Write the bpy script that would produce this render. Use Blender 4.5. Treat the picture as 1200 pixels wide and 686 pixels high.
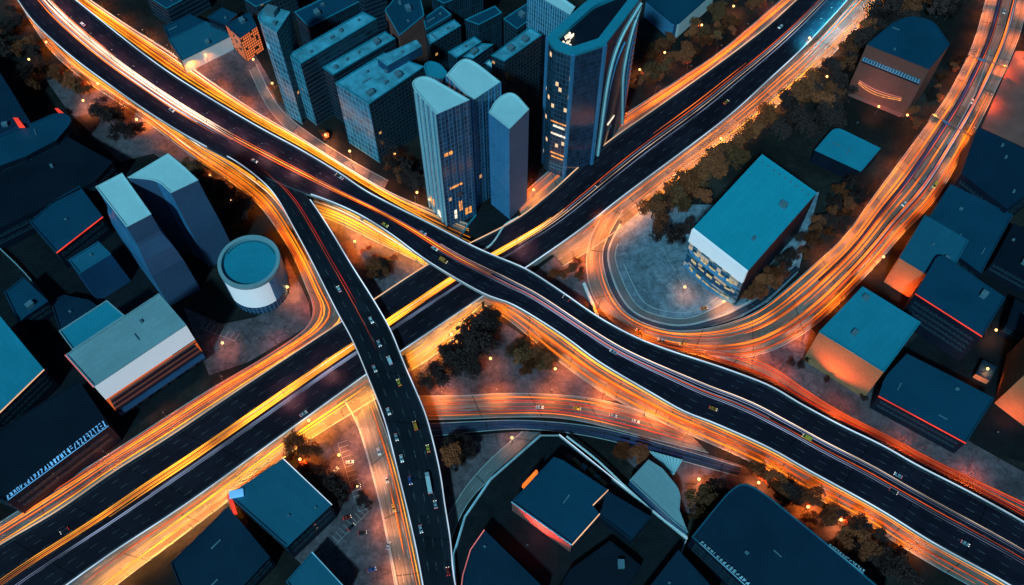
import bpy, bmesh, math, random
from mathutils import Vector, Matrix, noise

# ------------------------------------------------------------------ camera, sky, sun, exposure
scene = bpy.context.scene
for o in list(bpy.data.objects):
    bpy.data.objects.remove(o)
COL = scene.collection
R = math.radians
HC, PITCH, FPX = 494.0, R(30), 1143.0
cam_d = bpy.data.cameras.new('camera')
cam = bpy.data.objects.new('camera', cam_d)
COL.objects.link(cam)
cam.location = (0, -HC * math.tan(PITCH), HC)
cam.rotation_euler = (PITCH, 0, 0)
cam_d.sensor_width = 36
cam_d.lens = 36 * FPX / 1200
cam_d.clip_start = 1
cam_d.clip_end = 8000
scene.camera = cam

SUN_EL, SUN_AZ = R(48), R(200)        # the cold late light comes from the south-south-west
world = bpy.data.worlds.new('World')
scene.world = world
world.use_nodes = True
wn = world.node_tree.nodes
wl = world.node_tree.links
bg = wn['Background']
sky = wn.new('ShaderNodeTexSky')
sky.sky_type = 'NISHITA'
sky.sun_disc = False
sky.sun_elevation = SUN_EL
sky.sun_rotation = SUN_AZ
sky.ozone_density = 4.0
tint = wn.new('ShaderNodeMix')
tint.data_type = 'RGBA'
tint.blend_type = 'MULTIPLY'
tint.inputs[0].default_value = 1.0
tint.inputs[7].default_value = (0.20, 0.74, 1.0, 1)
wl.new(sky.outputs[0], tint.inputs[6])
wl.new(tint.outputs[2], bg.inputs[0])
bg.inputs[1].default_value = 0.024

sun_d = bpy.data.lights.new('moonlight', 'SUN')
sun_d.energy = 2.55
sun_d.angle = R(4)
sun_d.color = (0.27, 0.78, 1.0)
sun = bpy.data.objects.new('moonlight', sun_d)
COL.objects.link(sun)
sdir = Vector((math.sin(SUN_AZ) * math.cos(SUN_EL), math.cos(SUN_AZ) * math.cos(SUN_EL), math.sin(SUN_EL)))
sun.rotation_euler = sdir.to_track_quat('Z', 'Y').to_euler()
sun.location = sdir * 600

vs = scene.view_settings
vs.view_transform = 'Standard'
vs.look = 'None'
vs.gamma = 1
vs.exposure = 0.0
vs.use_curve_mapping = False
scene.render.engine = 'CYCLES'
scene.cycles.max_bounces = 4
scene.cycles.diffuse_bounces = 2
scene.cycles.glossy_bounces = 2
scene.cycles.sample_clamp_indirect = 3
scene.cycles.use_denoising = True

random.seed(7)
rnd = random.random


def uni(a, b):
    return a + (b - a) * rnd()


# ------------------------------------------------------------------ survey helper: where a sight line meets the level z
cp, sp = math.cos(PITCH), math.sin(PITCH)


def W(px, py, z=0.0):
    dx, dy = (px - 600) / FPX, -(py - 343) / FPX
    vx, vy, vz = dx, dy * cp + sp, dy * sp - cp
    k = (z - HC) / vz
    return Vector((vx * k, cam.location.y + vy * k, z))


# ------------------------------------------------------------------ tagging and mesh helpers
def tag(o, label=None, cat=None, group=None, kind=None):
    if label: o['label'] = label
    if cat: o['category'] = cat
    if group: o['group'] = group
    if kind: o['kind'] = kind
    return o


def empty(name, loc, rz=0.0):
    o = bpy.data.objects.new(name, None)
    o.location = loc
    o.rotation_euler = (0, 0, rz)
    o.empty_display_size = 1
    COL.objects.link(o)
    return o


class MB:
    """collects polygons with uv and a material slot"""
    def __init__(s):
        s.v, s.f, s.uv, s.m = [], [], [], []

    def face(s, pts, uv=None, m=0):
        b = len(s.v)
        s.v += [tuple(p) for p in pts]
        s.f.append(tuple(range(b, b + len(pts))))
        s.uv.append(uv or [(p[0], p[1]) for p in pts])
        s.m.append(m)

    def box(s, c, d, rz=0.0, m=0, taper=1.0):
        cx, cy, cz = c
        hx, hy, hz = d[0] / 2, d[1] / 2, d[2] / 2
        ca, sa = math.cos(rz), math.sin(rz)

        def P(x, y, z):
            return (cx + x * ca - y * sa, cy + x * sa + y * ca, cz + z)
        t = taper
        b = [P(-hx, -hy, -hz), P(hx, -hy, -hz), P(hx, hy, -hz), P(-hx, hy, -hz)]
        u = [P(-hx * t, -hy * t, hz), P(hx * t, -hy * t, hz), P(hx * t, hy * t, hz), P(-hx * t, hy * t, hz)]
        s.face(b[::-1], m=m); s.face(u, m=m)
        for i in range(4):
            j = (i + 1) % 4
            w = (d[0], d[1], d[0], d[1])[i]
            s.face([b[i], b[j], u[j], u[i]], [(0, 0), (w, 0), (w, d[2]), (0, d[2])], m)

    def tube(s, a, b, r0, r1, n=6, m=0):
        a, b = Vector(a), Vector(b)
        d = (b - a).normalized()
        x = d.orthogonal().normalized()
        y = d.cross(x)
        ra = [a + (x * math.cos(2 * math.pi * i / n) + y * math.sin(2 * math.pi * i / n)) * r0 for i in range(n)]
        rb = [b + (x * math.cos(2 * math.pi * i / n) + y * math.sin(2 * math.pi * i / n)) * r1 for i in range(n)]
        for i in range(n):
            j = (i + 1) % n
            s.face([ra[i], ra[j], rb[j], rb[i]], m=m)
        s.face(ra[::-1], m=m); s.face(rb, m=m)

    def mesh(s, name, mats):
        me = bpy.data.meshes.new(name)
        me.from_pydata(s.v, [], s.f)
        uvl = me.uv_layers.new(name='UVMap')
        flat = [c for f in s.uv for uv in f for c in uv]
        uvl.data.foreach_set('uv', flat)
        for m in (mats if isinstance(mats, (list, tuple)) else [mats]):
            me.materials.append(m)
        me.polygons.foreach_set('material_index', s.m)
        me.update()
        return me

    def build(s, name, mats, parent=None):
        return link(name, s.mesh(name, mats), parent)


def link(name, me, parent=None):
    o = bpy.data.objects.new(name, me)
    COL.objects.link(o)
    if parent is not None:
        o.parent = parent
    return o


# ------------------------------------------------------------------ materials
def newmat(name):
    m = bpy.data.materials.new(name)
    m.use_nodes = True
    nt = m.node_tree
    return m, nt.nodes, nt.links, nt.nodes['Principled BSDF']


def N(nt, kind, **kw):
    n = nt.new(kind)
    for k, v in kw.items():
        setattr(n, k, v)
    return n


def math_node(nn, ll, op, a, b=None, c=None):
    n = nn.new('ShaderNodeMath')
    n.operation = op
    for i, x in enumerate((a, b, c)):
        if x is None: continue
        if isinstance(x, (int, float)): n.inputs[i].default_value = x
        else: ll.new(x, n.inputs[i])
    return n.outputs[0]


def mixc(nn, ll, fac, a, b):
    n = nn.new('ShaderNodeMix')
    n.data_type = 'RGBA'
    for i, x in ((0, fac), (6, a), (7, b)):
        if isinstance(x, (int, float)): n.inputs[i].default_value = x
        elif isinstance(x, tuple): n.inputs[i].default_value = x + (1,) if len(x) == 3 else x
        else: ll.new(x, n.inputs[i])
    return n.outputs[2]


def surf(name, col, rough=0.6, var=0.25, scale=0.15, metal=0.0, col2=None, detail=6, bump=0.0, spec=0.22, fine=0.12, seam=None, crack=0.0):
    """worn surface: broad stains plus fine grain"""
    m, nn, ll, b = newmat(name)
    tc = nn.new('ShaderNodeTexCoord')
    n1 = N(nn, 'ShaderNodeTexNoise'); n1.inputs['Scale'].default_value = scale; n1.inputs['Detail'].default_value = detail
    n1.inputs['Roughness'].default_value = 0.62
    ll.new(tc.outputs['Object'], n1.inputs['Vector'])
    n2 = N(nn, 'ShaderNodeTexNoise'); n2.inputs['Scale'].default_value = scale * 14; n2.inputs['Detail'].default_value = 3
    ll.new(tc.outputs['Object'], n2.inputs['Vector'])
    rp = nn.new('ShaderNodeMapRange'); rp.inputs[1].default_value = 0.3; rp.inputs[2].default_value = 0.7
    ll.new(n1.outputs[0], rp.inputs[0])
    dark = tuple(c * (1 - var) for c in col)
    light = col2 if col2 else tuple(min(1, c * (1 + var)) for c in col)
    c = mixc(nn, ll, rp.outputs[0], dark, light)
    f2 = math_node(nn, ll, 'MULTIPLY_ADD', n2.outputs[0], fine * 2, 1 - fine)
    vm = N(nn, 'ShaderNodeVectorMath', operation='SCALE')
    if seam:
        uv = nn.new('ShaderNodeUVMap'); uv.uv_map = 'UVMap'
        br = nn.new('ShaderNodeTexBrick'); ll.new(uv.outputs[0], br.inputs['Vector'])
        br.inputs['Scale'].default_value = 1.0; br.inputs['Brick Width'].default_value = seam[0]; br.inputs['Row Height'].default_value = seam[1]
        br.inputs['Mortar Size'].default_value = 0.10; br.inputs['Mortar Smooth'].default_value = 0.3
        k1 = 1 - seam[2]
        br.inputs['Color1'].default_value = (1, 1, 1, 1); br.inputs['Color2'].default_value = (k1, k1, k1, 1); k2 = 1 - 2.6 * seam[2]
        br.inputs['Mortar'].default_value = (k2, k2, k2, 1)
        f2 = math_node(nn, ll, 'MULTIPLY', f2, br.outputs['Color'])
    if crack:
        vo = nn.new('ShaderNodeTexVoronoi'); vo.feature = 'DISTANCE_TO_EDGE'; vo.inputs['Scale'].default_value = 0.11
        wp = nn.new('ShaderNodeVectorMath'); wp.operation = 'MULTIPLY_ADD'
        ll.new(n2.outputs['Color'], wp.inputs[0]); wp.inputs[1].default_value = (3, 3, 3); ll.new(tc.outputs['Object'], wp.inputs[2])
        ll.new(wp.outputs[0], vo.inputs['Vector'])
        cl = nn.new('ShaderNodeMapRange'); cl.inputs[1].default_value = 0.0; cl.inputs[2].default_value = 0.035; cl.inputs[3].default_value = 1 - crack; cl.inputs[4].default_value = 1.0
        ll.new(vo.outputs['Distance'], cl.inputs[0])
        n4 = N(nn, 'ShaderNodeTexNoise'); n4.inputs['Scale'].default_value = 0.22; n4.inputs['Detail'].default_value = 9; n4.inputs['Roughness'].default_value = 0.7
        ll.new(tc.outputs['Object'], n4.inputs['Vector'])
        st = nn.new('ShaderNodeMapRange'); st.inputs[1].default_value = 0.38; st.inputs[2].default_value = 0.6; st.inputs[3].default_value = 0.62; st.inputs[4].default_value = 1.12
        ll.new(n4.outputs[0], st.inputs[0])
        f2 = math_node(nn, ll, 'MULTIPLY', math_node(nn, ll, 'MULTIPLY', f2, cl.outputs[0]), st.outputs[0])
    ll.new(c, vm.inputs[0]); ll.new(f2, vm.inputs[3])
    ll.new(vm.outputs[0], b.inputs['Base Color'])
    rr = math_node(nn, ll, 'MULTIPLY_ADD', n1.outputs[0], 0.3, rough - 0.15)
    ll.new(rr, b.inputs['Roughness'])
    b.inputs['Metallic'].default_value = metal
    b.inputs['Specular IOR Level'].default_value = spec
    if bump:
        bp = nn.new('ShaderNodeBump'); bp.inputs['Strength'].default_value = bump
        ll.new(n2.outputs[0], bp.inputs['Height']); ll.new(bp.outputs[0], b.inputs['Normal'])
    return m


def glow(name, col, strength, var=0.0, scale=0.02):
    m, nn, ll, b = newmat(name)
    b.inputs['Base Color'].default_value = (0.02, 0.02, 0.02, 1)
    b.inputs['Emission Color'].default_value = col + (1,)
    b.inputs['Emission Strength'].default_value = strength
    if var:
        tc = nn.new('ShaderNodeTexCoord')
        n1 = N(nn, 'ShaderNodeTexNoise'); n1.inputs['Scale'].default_value = scale; n1.inputs['Detail'].default_value = 3
        ll.new(tc.outputs['Object'], n1.inputs['Vector'])
        rp = nn.new('ShaderNodeMapRange'); rp.inputs[1].default_value = 0.35; rp.inputs[2].default_value = 0.65
        rp.inputs[3].default_value = strength * (1 - var); rp.inputs[4].default_value = strength * (1 + var)
        ll.new(n1.outputs[0], rp.inputs[0]); ll.new(rp.outputs[0], b.inputs['Emission Strength'])
    return m


def glow_wall_mat(name, col, e, k):  # adds emission so a plain white wall looks brightly lit
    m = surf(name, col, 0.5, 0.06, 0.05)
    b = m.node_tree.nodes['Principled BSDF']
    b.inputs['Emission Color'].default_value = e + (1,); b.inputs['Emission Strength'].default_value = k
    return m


def road_mat(name, col, lanes=4, line=0.35, var=0.3, edge=True, rough=0.55, paint=(0.6, 0.6, 0.58), median=None):
    """asphalt: UV x = metres along, y = 0..1 across; stretched wear, tar seams, worn painted lines"""
    m, nn, ll, b = newmat(name)
    uv = nn.new('ShaderNodeUVMap'); uv.uv_map = 'UVMap'
    sx = nn.new('ShaderNodeSeparateXYZ'); ll.new(uv.outputs[0], sx.inputs[0])
    U, V = sx.outputs[0], sx.outputs[1]
    cb = nn.new('ShaderNodeCombineXYZ')
    ll.new(math_node(nn, ll, 'MULTIPLY', U, 0.012), cb.inputs[0]); ll.new(math_node(nn, ll, 'MULTIPLY', V, 14.0), cb.inputs[1])
    n1 = N(nn, 'ShaderNodeTexNoise'); n1.inputs['Scale'].default_value = 2.0; n1.inputs['Detail'].default_value = 5
    ll.new(cb.outputs[0], n1.inputs['Vector'])
    tc = nn.new('ShaderNodeTexCoord')
    n2 = N(nn, 'ShaderNodeTexNoise'); n2.inputs['Scale'].default_value = 0.05; n2.inputs['Detail'].default_value = 8
    ll.new(tc.outputs['Object'], n2.inputs['Vector'])
    n3 = N(nn, 'ShaderNodeTexNoise'); n3.inputs['Scale'].default_value = 1.4; n3.inputs['Detail'].default_value = 3
    ll.new(tc.outputs['Object'], n3.inputs['Vector'])
    s = math_node(nn, ll, 'ADD', math_node(nn, ll, 'MULTIPLY', n1.outputs[0], 0.55), math_node(nn, ll, 'MULTIPLY', n2.outputs[0], 0.45))
    rp = nn.new('ShaderNodeMapRange'); rp.inputs[1].default_value = 0.34; rp.inputs[2].default_value = 0.66
    ll.new(s, rp.inputs[0])
    c = mixc(nn, ll, rp.outputs[0], tuple(x * (1 - var) for x in col), tuple(x * (1 + var) for x in col))
    # tyre tracks: two darker bands per lane
    tr = math_node(nn, ll, 'SINE', math_node(nn, ll, 'MULTIPLY', V, lanes * 2 * 2 * math.pi))
    trf = math_node(nn, ll, 'MULTIPLY_ADD', tr, 0.07, 0.93)
    gr = math_node(nn, ll, 'MULTIPLY_ADD', n3.outputs[0], 0.3, 0.85)
    vm = N(nn, 'ShaderNodeVectorMath', operation='SCALE')
    ll.new(c, vm.inputs[0]); ll.new(math_node(nn, ll, 'MULTIPLY', trf, gr), vm.inputs[3])
    jt = math_node(nn, ll, 'LESS_THAN', math_node(nn, ll, 'FRACT', math_node(nn, ll, 'MULTIPLY', U, 1 / 32.0)), 0.022)
    pt = nn.new('ShaderNodeTexBrick'); pt.inputs['Scale'].default_value = 1.0; pt.inputs['Brick Width'].default_value = 23.0; pt.inputs['Row Height'].default_value = 1.0 / lanes
    pt.inputs['Mortar Size'].default_value = 0.0; pt.inputs['Color1'].default_value = (1.25,) * 3 + (1,); pt.inputs['Color2'].default_value = (.75,) * 3 + (1,)
    ll.new(uv.outputs[0], pt.inputs['Vector'])
    trf = math_node(nn, ll, 'MULTIPLY', math_node(nn, ll, 'MULTIPLY', trf, math_node(nn, ll, 'MULTIPLY_ADD', jt, -0.6, 1.0)), pt.outputs['Color'])
    vm.inputs[3].default_value = 1.0
    for l_ in list(vm.inputs[3].links): ll.remove(l_)
    ll.new(math_node(nn, ll, 'MULTIPLY', trf, gr), vm.inputs[3])
    # lane dashes
    fl = math_node(nn, ll, 'FRACT', math_node(nn, ll, 'MULTIPLY', V, float(lanes)))
    d = math_node(nn, ll, 'ABSOLUTE', math_node(nn, ll, 'SUBTRACT', fl, 0.5))
    near = math_node(nn, ll, 'GREATER_THAN', d, 0.5 - 0.035)
    inner = math_node(nn, ll, 'LESS_THAN', math_node(nn, ll, 'ABSOLUTE', math_node(nn, ll, 'SUBTRACT', V, 0.5)), 0.5 - 0.4 / lanes)
    dash = math_node(nn, ll, 'LESS_THAN', math_node(nn, ll, 'FRACT', math_node(nn, ll, 'MULTIPLY', U, 1 / 12.0)), 0.36)
    k = math_node(nn, ll, 'MULTIPLY', math_node(nn, ll, 'MULTIPLY', near, inner), dash)
    if edge:
        e = math_node(nn, ll, 'ABSOLUTE', math_node(nn, ll, 'SUBTRACT', math_node(nn, ll, 'ABSOLUTE', math_node(nn, ll, 'SUBTRACT', V, 0.5)), 0.462))
        k = math_node(nn, ll, 'MAXIMUM', k, math_node(nn, ll, 'LESS_THAN', e, 0.005))
    wear = nn.new('ShaderNodeMapRange'); wear.inputs[1].default_value = 0.35; wear.inputs[2].default_value = 0.6
    ll.new(n3.outputs[0], wear.inputs[0])
    k = math_node(nn, ll, 'MULTIPLY', math_node(nn, ll, 'MULTIPLY', k, line), wear.outputs[0])
    c2 = mixc(nn, ll, k, vm.outputs[0], paint)
    b.inputs['Specular IOR Level'].default_value = 0.18
    ll.new(c2, b.inputs['Base Color'])
    ll.new(math_node(nn, ll, 'MULTIPLY_ADD', n2.outputs[0], 0.3, rough - 0.15), b.inputs['Roughness'])
    return m


def facade_mat(name, glass, frame, cw=1.6, ch=3.6, fw=0.16, fh=0.28, lit=0.0, litcol=(1, .5, .15), lits=2.0, rough=0.18, metal=0.0, seed=0.0):
    """curtain wall on UV in metres: mullions, spandrels, panes of slightly different tone, a few of them lit"""
    m, nn, ll, b = newmat(name)
    uv = nn.new('ShaderNodeUVMap'); uv.uv_map = 'UVMap'
    sx = nn.new('ShaderNodeSeparateXYZ'); ll.new(uv.outputs[0], sx.inputs[0])
    u = math_node(nn, ll, 'DIVIDE', sx.outputs[0], cw); v = math_node(nn, ll, 'DIVIDE', sx.outputs[1], ch)
    fu, fv = math_node(nn, ll, 'FRACT', u), math_node(nn, ll, 'FRACT', v)
    fr = math_node(nn, ll, 'MAXIMUM', math_node(nn, ll, 'LESS_THAN', fu, fw), math_node(nn, ll, 'LESS_THAN', fv, fh))
    cb = nn.new('ShaderNodeCombineXYZ')
    ll.new(math_node(nn, ll, 'FLOOR', u), cb.inputs[0]); ll.new(math_node(nn, ll, 'FLOOR', v), cb.inputs[1]); cb.inputs[2].default_value = seed
    wn_ = nn.new('ShaderNodeTexWhiteNoise'); wn_.noise_dimensions = '3D'; ll.new(cb.outputs[0], wn_.inputs[0])
    n1 = N(nn, 'ShaderNodeTexNoise'); n1.inputs['Scale'].default_value = 0.09; n1.inputs['Detail'].default_value = 4
    ll.new(uv.outputs[0], n1.inputs['Vector'])
    var = math_node(nn, ll, 'ADD', math_node(nn, ll, 'MULTIPLY', wn_.outputs[0], 0.7), math_node(nn, ll, 'MULTIPLY', n1.outputs[0], 1.1))
    g = N(nn, 'ShaderNodeVectorMath', operation='SCALE'); g.inputs[0].default_value = glass; ll.new(var, g.inputs[3])
    c = mixc(nn, ll, fr, g.outputs[0], frame)
    ll.new(c, b.inputs['Base Color'])
    ll.new(math_node(nn, ll, 'MULTIPLY_ADD', fr, 0.35, rough), b.inputs['Roughness'])
    b.inputs['Metallic'].default_value = metal
    b.inputs['Specular IOR Level'].default_value = 0.6
    if lit:
        on = math_node(nn, ll, 'GREATER_THAN', wn_.outputs[0], 1 - lit)
        k = math_node(nn, ll, 'MULTIPLY', on, math_node(nn, ll, 'SUBTRACT', 1.0, fr))
        b.inputs['Emission Color'].default_value = litcol + (1,)
        ll.new(math_node(nn, ll, 'MULTIPLY', k, lits), b.inputs['Emission Strength'])
    return m


def ground_mat():
    m, nn, ll, b = newmat('ground_dark')
    tc = nn.new('ShaderNodeTexCoord')
    n1 = N(nn, 'ShaderNodeTexNoise'); n1.inputs['Scale'].default_value = 0.018; n1.inputs['Detail'].default_value = 9; n1.inputs['Roughness'].default_value = 0.65
    n2 = N(nn, 'ShaderNodeTexNoise'); n2.inputs['Scale'].default_value = 0.5; n2.inputs['Detail'].default_value = 6
    for n in (n1, n2): ll.new(tc.outputs['Object'], n.inputs['Vector'])
    cr = nn.new('ShaderNodeValToRGB')
    e = cr.color_ramp.elements
    e[0].position = 0.36; e[0].color = (0.006, 0.006, 0.006, 1)
    e[1].position = 0.66; e[1].color = (0.045, 0.034, 0.030, 1)
    x = e.new(0.5); x.color = (0.016, 0.013, 0.012, 1)
    ll.new(n1.outputs[0], cr.inputs[0])
    vm = N(nn, 'ShaderNodeVectorMath', operation='SCALE')
    ll.new(cr.outputs[0], vm.inputs[0]); ll.new(math_node(nn, ll, 'MULTIPLY_ADD', n2.outputs[0], 1.2, 0.4), vm.inputs[3])
    ll.new(vm.outputs[0], b.inputs['Base Color'])
    b.inputs['Roughness'].default_value = 0.85
    b.inputs['Specular IOR Level'].default_value = 0.15
    bp = nn.new('ShaderNodeBump'); bp.inputs['Strength'].default_value = 0.4; bp.inputs['Distance'].default_value = 0.5
    ll.new(n2.outputs[0], bp.inputs['Height']); ll.new(bp.outputs[0], b.inputs['Normal'])
    return m


M = {
    'ground': ground_mat(),
    'deck_road': road_mat('asphalt_highway', (0.016, 0.011, 0.021), 8, 0.2),
    'ramp_road': road_mat('asphalt_ramp', (0.014, 0.015, 0.022), 4, 0.2),
    'low_road': road_mat('asphalt_lower', (0.018, 0.011, 0.019), 8, 0.18),
    'front_road': road_mat('worn_concrete_road', (0.20, 0.165, 0.14), 3, 0.6, var=0.6),
    'loop_road': road_mat('worn_loop_road', (0.22, 0.18, 0.15), 5, 0.5, var=0.5),
    'navy_road': road_mat('dark_service_road', (0.04, 0.05, 0.075), 2, 0.4),
    'side_road': road_mat('pale_side_road', (0.16, 0.14, 0.14), 2, 0.4, var=0.4),
    'concrete': surf('concrete', (0.32, 0.31, 0.30), 0.7, 0.3, 0.1),
    'pier': surf('pier_concrete', (0.25, 0.24, 0.23), 0.8, 0.3, 0.2),
    'kerb': surf('kerb_stone', (0.42, 0.42, 0.42), 0.7, 0.2, 0.2),
    'pave_pink': surf('pale_paving', (0.15, 0.095, 0.105), 0.75, 0.5, 0.035, fine=0.3, crack=0.4),
    'pave_blue': surf('grey_paving', (0.22, 0.25, 0.30), 0.7, 0.45, 0.03, fine=0.25, crack=0.4),
    'pave_dark': surf('dark_paving', (0.008, 0.009, 0.012), 0.7, 0.4, 0.05, crack=0.4),
    'roof_sky': surf('pale_blue_roof', (0.60, 0.74, 0.74), 0.6, 0.08, 0.05, fine=0.05),
    'roof_grey': surf('grey_membrane_roof', (0.32, 0.40, 0.42), 0.6, 0.10, 0.03, fine=0.06, seam=(9, 3.2, 0.07)),
    'roof_mid': surf('teal_roof', (0.02, 0.27, 0.36), 0.55, 0.10, 0.03, fine=0.06, seam=(9, 3.2, 0.07)),
    'roof_teal': surf('blue_green_roof', (0.018, 0.13, 0.195), 0.55, 0.12, 0.03, fine=0.07, seam=(9, 3.2, 0.07)),
    'roof_deep': surf('deep_teal_roof', (0.006, 0.062, 0.11), 0.55, 0.15, 0.03, fine=0.08, seam=(9, 3.2, 0.07)),
    'roof_dark': surf('dark_blue_roof', (0.004, 0.028, 0.055), 0.6, 0.2, 0.03, fine=0.1, seam=(9, 3.2, 0.07)),
    'roof_black': surf('near_black_roof', (0.005, 0.010, 0.020), 0.6, 0.25, 0.03, fine=0.1, seam=(9, 3.2, 0.07)),
    'roof_bright': surf('bright_teal_roof', (0.02, 0.38, 0.48), 0.5, 0.05, 0.02, fine=0.04, seam=(9, 3.2, 0.07)),
    'roof_city': surf('patched_city_roof', (0.10, 0.36, 0.45), 0.6, 0.5, 0.12, fine=0.25),
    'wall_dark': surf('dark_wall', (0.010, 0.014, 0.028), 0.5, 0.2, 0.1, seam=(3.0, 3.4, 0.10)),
    'wall_navy': surf('navy_wall', (0.03, 0.085, 0.17), 0.4, 0.15, 0.05, seam=(3.0, 3.4, 0.10)),
    'wall_blue': surf('blue_metal_wall', (0.12, 0.36, 0.62), 0.3, 0.1, 0.05, metal=0.3, seam=(3.0, 3.4, 0.10)),
    'wall_white': surf('white_panel_wall', (0.88, 0.84, 0.80), 0.5, 0.06, 0.05),
    'wall_slate': surf('slate_blue_wall', (0.075, 0.115, 0.20), 0.4, 0.12, 0.05, seam=(3.0, 3.4, 0.08)),  # darker side of the left towers, shading put into the colour
    'wall_lilac': surf('lilac_metal_wall', (0.22, 0.20, 0.30), 0.4, 0.1, 0.05, seam=(3.0, 3.4, 0.05)),
    'wall_white_glow': glow_wall_mat('white_wall_with_glow', (0.80, 0.78, 0.78), (0.80, 0.88, 1.0), 0.34),  # white wall whose brightness is put in as emission
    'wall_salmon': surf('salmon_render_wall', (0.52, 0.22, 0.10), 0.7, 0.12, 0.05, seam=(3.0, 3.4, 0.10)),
    'wall_red': surf('brick_red_wall', (0.32, 0.10, 0.08), 0.7, 0.2, 0.1),
    'wall_brown': surf('brown_cladding', (0.24, 0.085, 0.065), 0.5, 0.12, 0.05, seam=(3.0, 3.4, 0.10)),
    'metal': surf('galvanised_metal', (0.35, 0.37, 0.38), 0.45, 0.2, 1.0, metal=0.6),
    'unit': surf('painted_unit', (0.13, 0.20, 0.24), 0.5, 0.2, 0.8),
    'pole': surf('dark_pole_paint', (0.06, 0.06, 0.065), 0.5, 0.2, 1.0),
    'bark': surf('bark', (0.07, 0.05, 0.035), 0.9, 0.3, 1.0),
    'rubber': surf('tyre_rubber', (0.02, 0.02, 0.02), 0.8, 0.1, 2.0),
    'car_glass': surf('car_glass', (0.015, 0.02, 0.025), 0.1, 0.1, 1.0, spec=0.8),
    'glass_dark': facade_mat('dark_curtain_wall', (0.02, 0.05, 0.09), (0.03, 0.075, 0.115), 1.5, 3.6, 0.2, 0.2, lit=0.003, lits=0.8),
    'glass_blue': facade_mat('blue_curtain_wall', (0.05, 0.16, 0.28), (0.26, 0.50, 0.62), 1.8, 3.6, 0.35, 0.08),
    'glass_navy': facade_mat('navy_curtain_wall', (0.03, 0.075, 0.15), (0.11, 0.21, 0.32), 2.2, 3.6, 0.22, 0.14, lit=0.007, lits=0.6),
    'glass_cyan': facade_mat('cyan_lattice_wall', (0.04, 0.24, 0.36), (0.24, 0.54, 0.64), 3.1, 5.0, 0.12, 0.12, lit=0.03, litcol=(.3, .8, 1), lits=0.5),
    'glass_smooth': facade_mat('smooth_lilac_glass', (0.035, 0.05, 0.09), (0.045, 0.075, 0.12), 1.5, 3.8, 0.08, 0.06, rough=0.12),
    'glass_rows': facade_mat('city_ribbon_wall', (0.012, 0.025, 0.045), (0.03, 0.055, 0.08), 12, 3.6, 0.03, 0.45, lit=0.02, lits=0.3, seed=3.0),
    'glass_fins': facade_mat('city_fin_wall', (0.012, 0.03, 0.05), (0.03, 0.07, 0.10), 1.4, 14, 0.3, 0.04, seed=5.0),
    'glass_city': facade_mat('city_window_wall', (0.012, 0.026, 0.042), (0.026, 0.05, 0.07), 2.6, 3.4, 0.3, 0.4, lit=0.004, lits=0.6),
    'glass_tower': facade_mat('smoked_glass_wall', (0.025, 0.055, 0.09), (0.05, 0.11, 0.16), 2.0, 3.8, 0.12, 0.14, lit=0.04, litcol=(1, .62, .3), lits=1.1),
    'glass_warm': facade_mat('warm_lit_slats', (0.30, 0.10, 0.04), (0.10, 0.04, 0.03), 40, 1.3, 0.0, 0.35, lit=0.95, litcol=(1, .16, .025), lits=0.85),
    'glass_grid': facade_mat('warm_lit_grid', (0.3, 0.12, 0.06), (0.12, 0.05, 0.03), 1.6, 2.2, 0.3, 0.3, lit=0.85, litcol=(1, .2, .05), lits=0.9),
    'glass_hall': facade_mat('hall_glazing', (0.03, 0.10, 0.16), (0.10, 0.28, 0.36), 3.0, 4.5, 0.10, 0.25, lit=0.4, litcol=(.9, .62, .3), lits=0.5),
    'strip_white': glow('edge_light_white', (0.60, 0.80, 1.0), 0.9, 0.4, 0.03),
    'strip_warm': glow('edge_light_warm', (1.0, 0.55, 0.30), 0.9, 0.4, 0.03),
    'strip_cyan': glow('edge_light_cyan', (0.15, 0.6, 0.9), 0.55, 0.5, 0.05),
    'strip_red': glow('edge_light_red', (1.0, 0.05, 0.02), 0.9, 0.3, 0.05),
    'strip_pink': glow('edge_light_pink', (1.0, 0.25, 0.25), 0.7, 0.3, 0.05),
    'sign_blue': glow('sign_blue', (0.12, 0.45, 0.9), 1.1, 0.2, 0.05),
    't_orange': glow('trail_orange', (1.0, 0.19, 0.014), 1.5, 0.6, 0.03),
    't_deep': glow('trail_deep_orange', (1.0, 0.12, 0.01), 0.7, 0.6, 0.03),
    't_amber': glow('trail_amber', (1.0, 0.36, 0.02), 1.9, 0.6, 0.03),
    't_white': glow('trail_white', (1.0, 0.72, 0.52), 1.3, 0.7, 0.02),
    't_cool': glow('trail_cool', (0.45, 0.55, 0.85), 0.5, 0.7, 0.02),
    't_red': glow('trail_red', (1.0, 0.03, 0.015), 0.6, 0.7, 0.03),
    't_blue': glow('trail_blue', (0.03, 0.10, 0.35), 0.45, 0.7, 0.02),
    'head': glow('headlight', (1.0, 0.92, 0.8), 3.0),
    'tail': glow('taillight', (1.0, 0.03, 0.02), 3.0),
    'globe': glow('lamp_globe', (1.0, 0.48, 0.14), 4.5),
    'lamp': glow('sodium_lamp', (1.0, 0.62, 0.30), 10.0),
    'lit_warm': glow('lit_window_warm', (1.0, 0.36, 0.08), 1.1, 0.5, 0.5),
    'lit_hall': glow('lit_window_hall', (0.9, 0.75, 0.4), 0.5, 0.6, 0.5),
    'lit_white': glow('lit_window_white', (1.0, 0.85, 0.65), 1.2, 0.5, 0.5),
}


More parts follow.
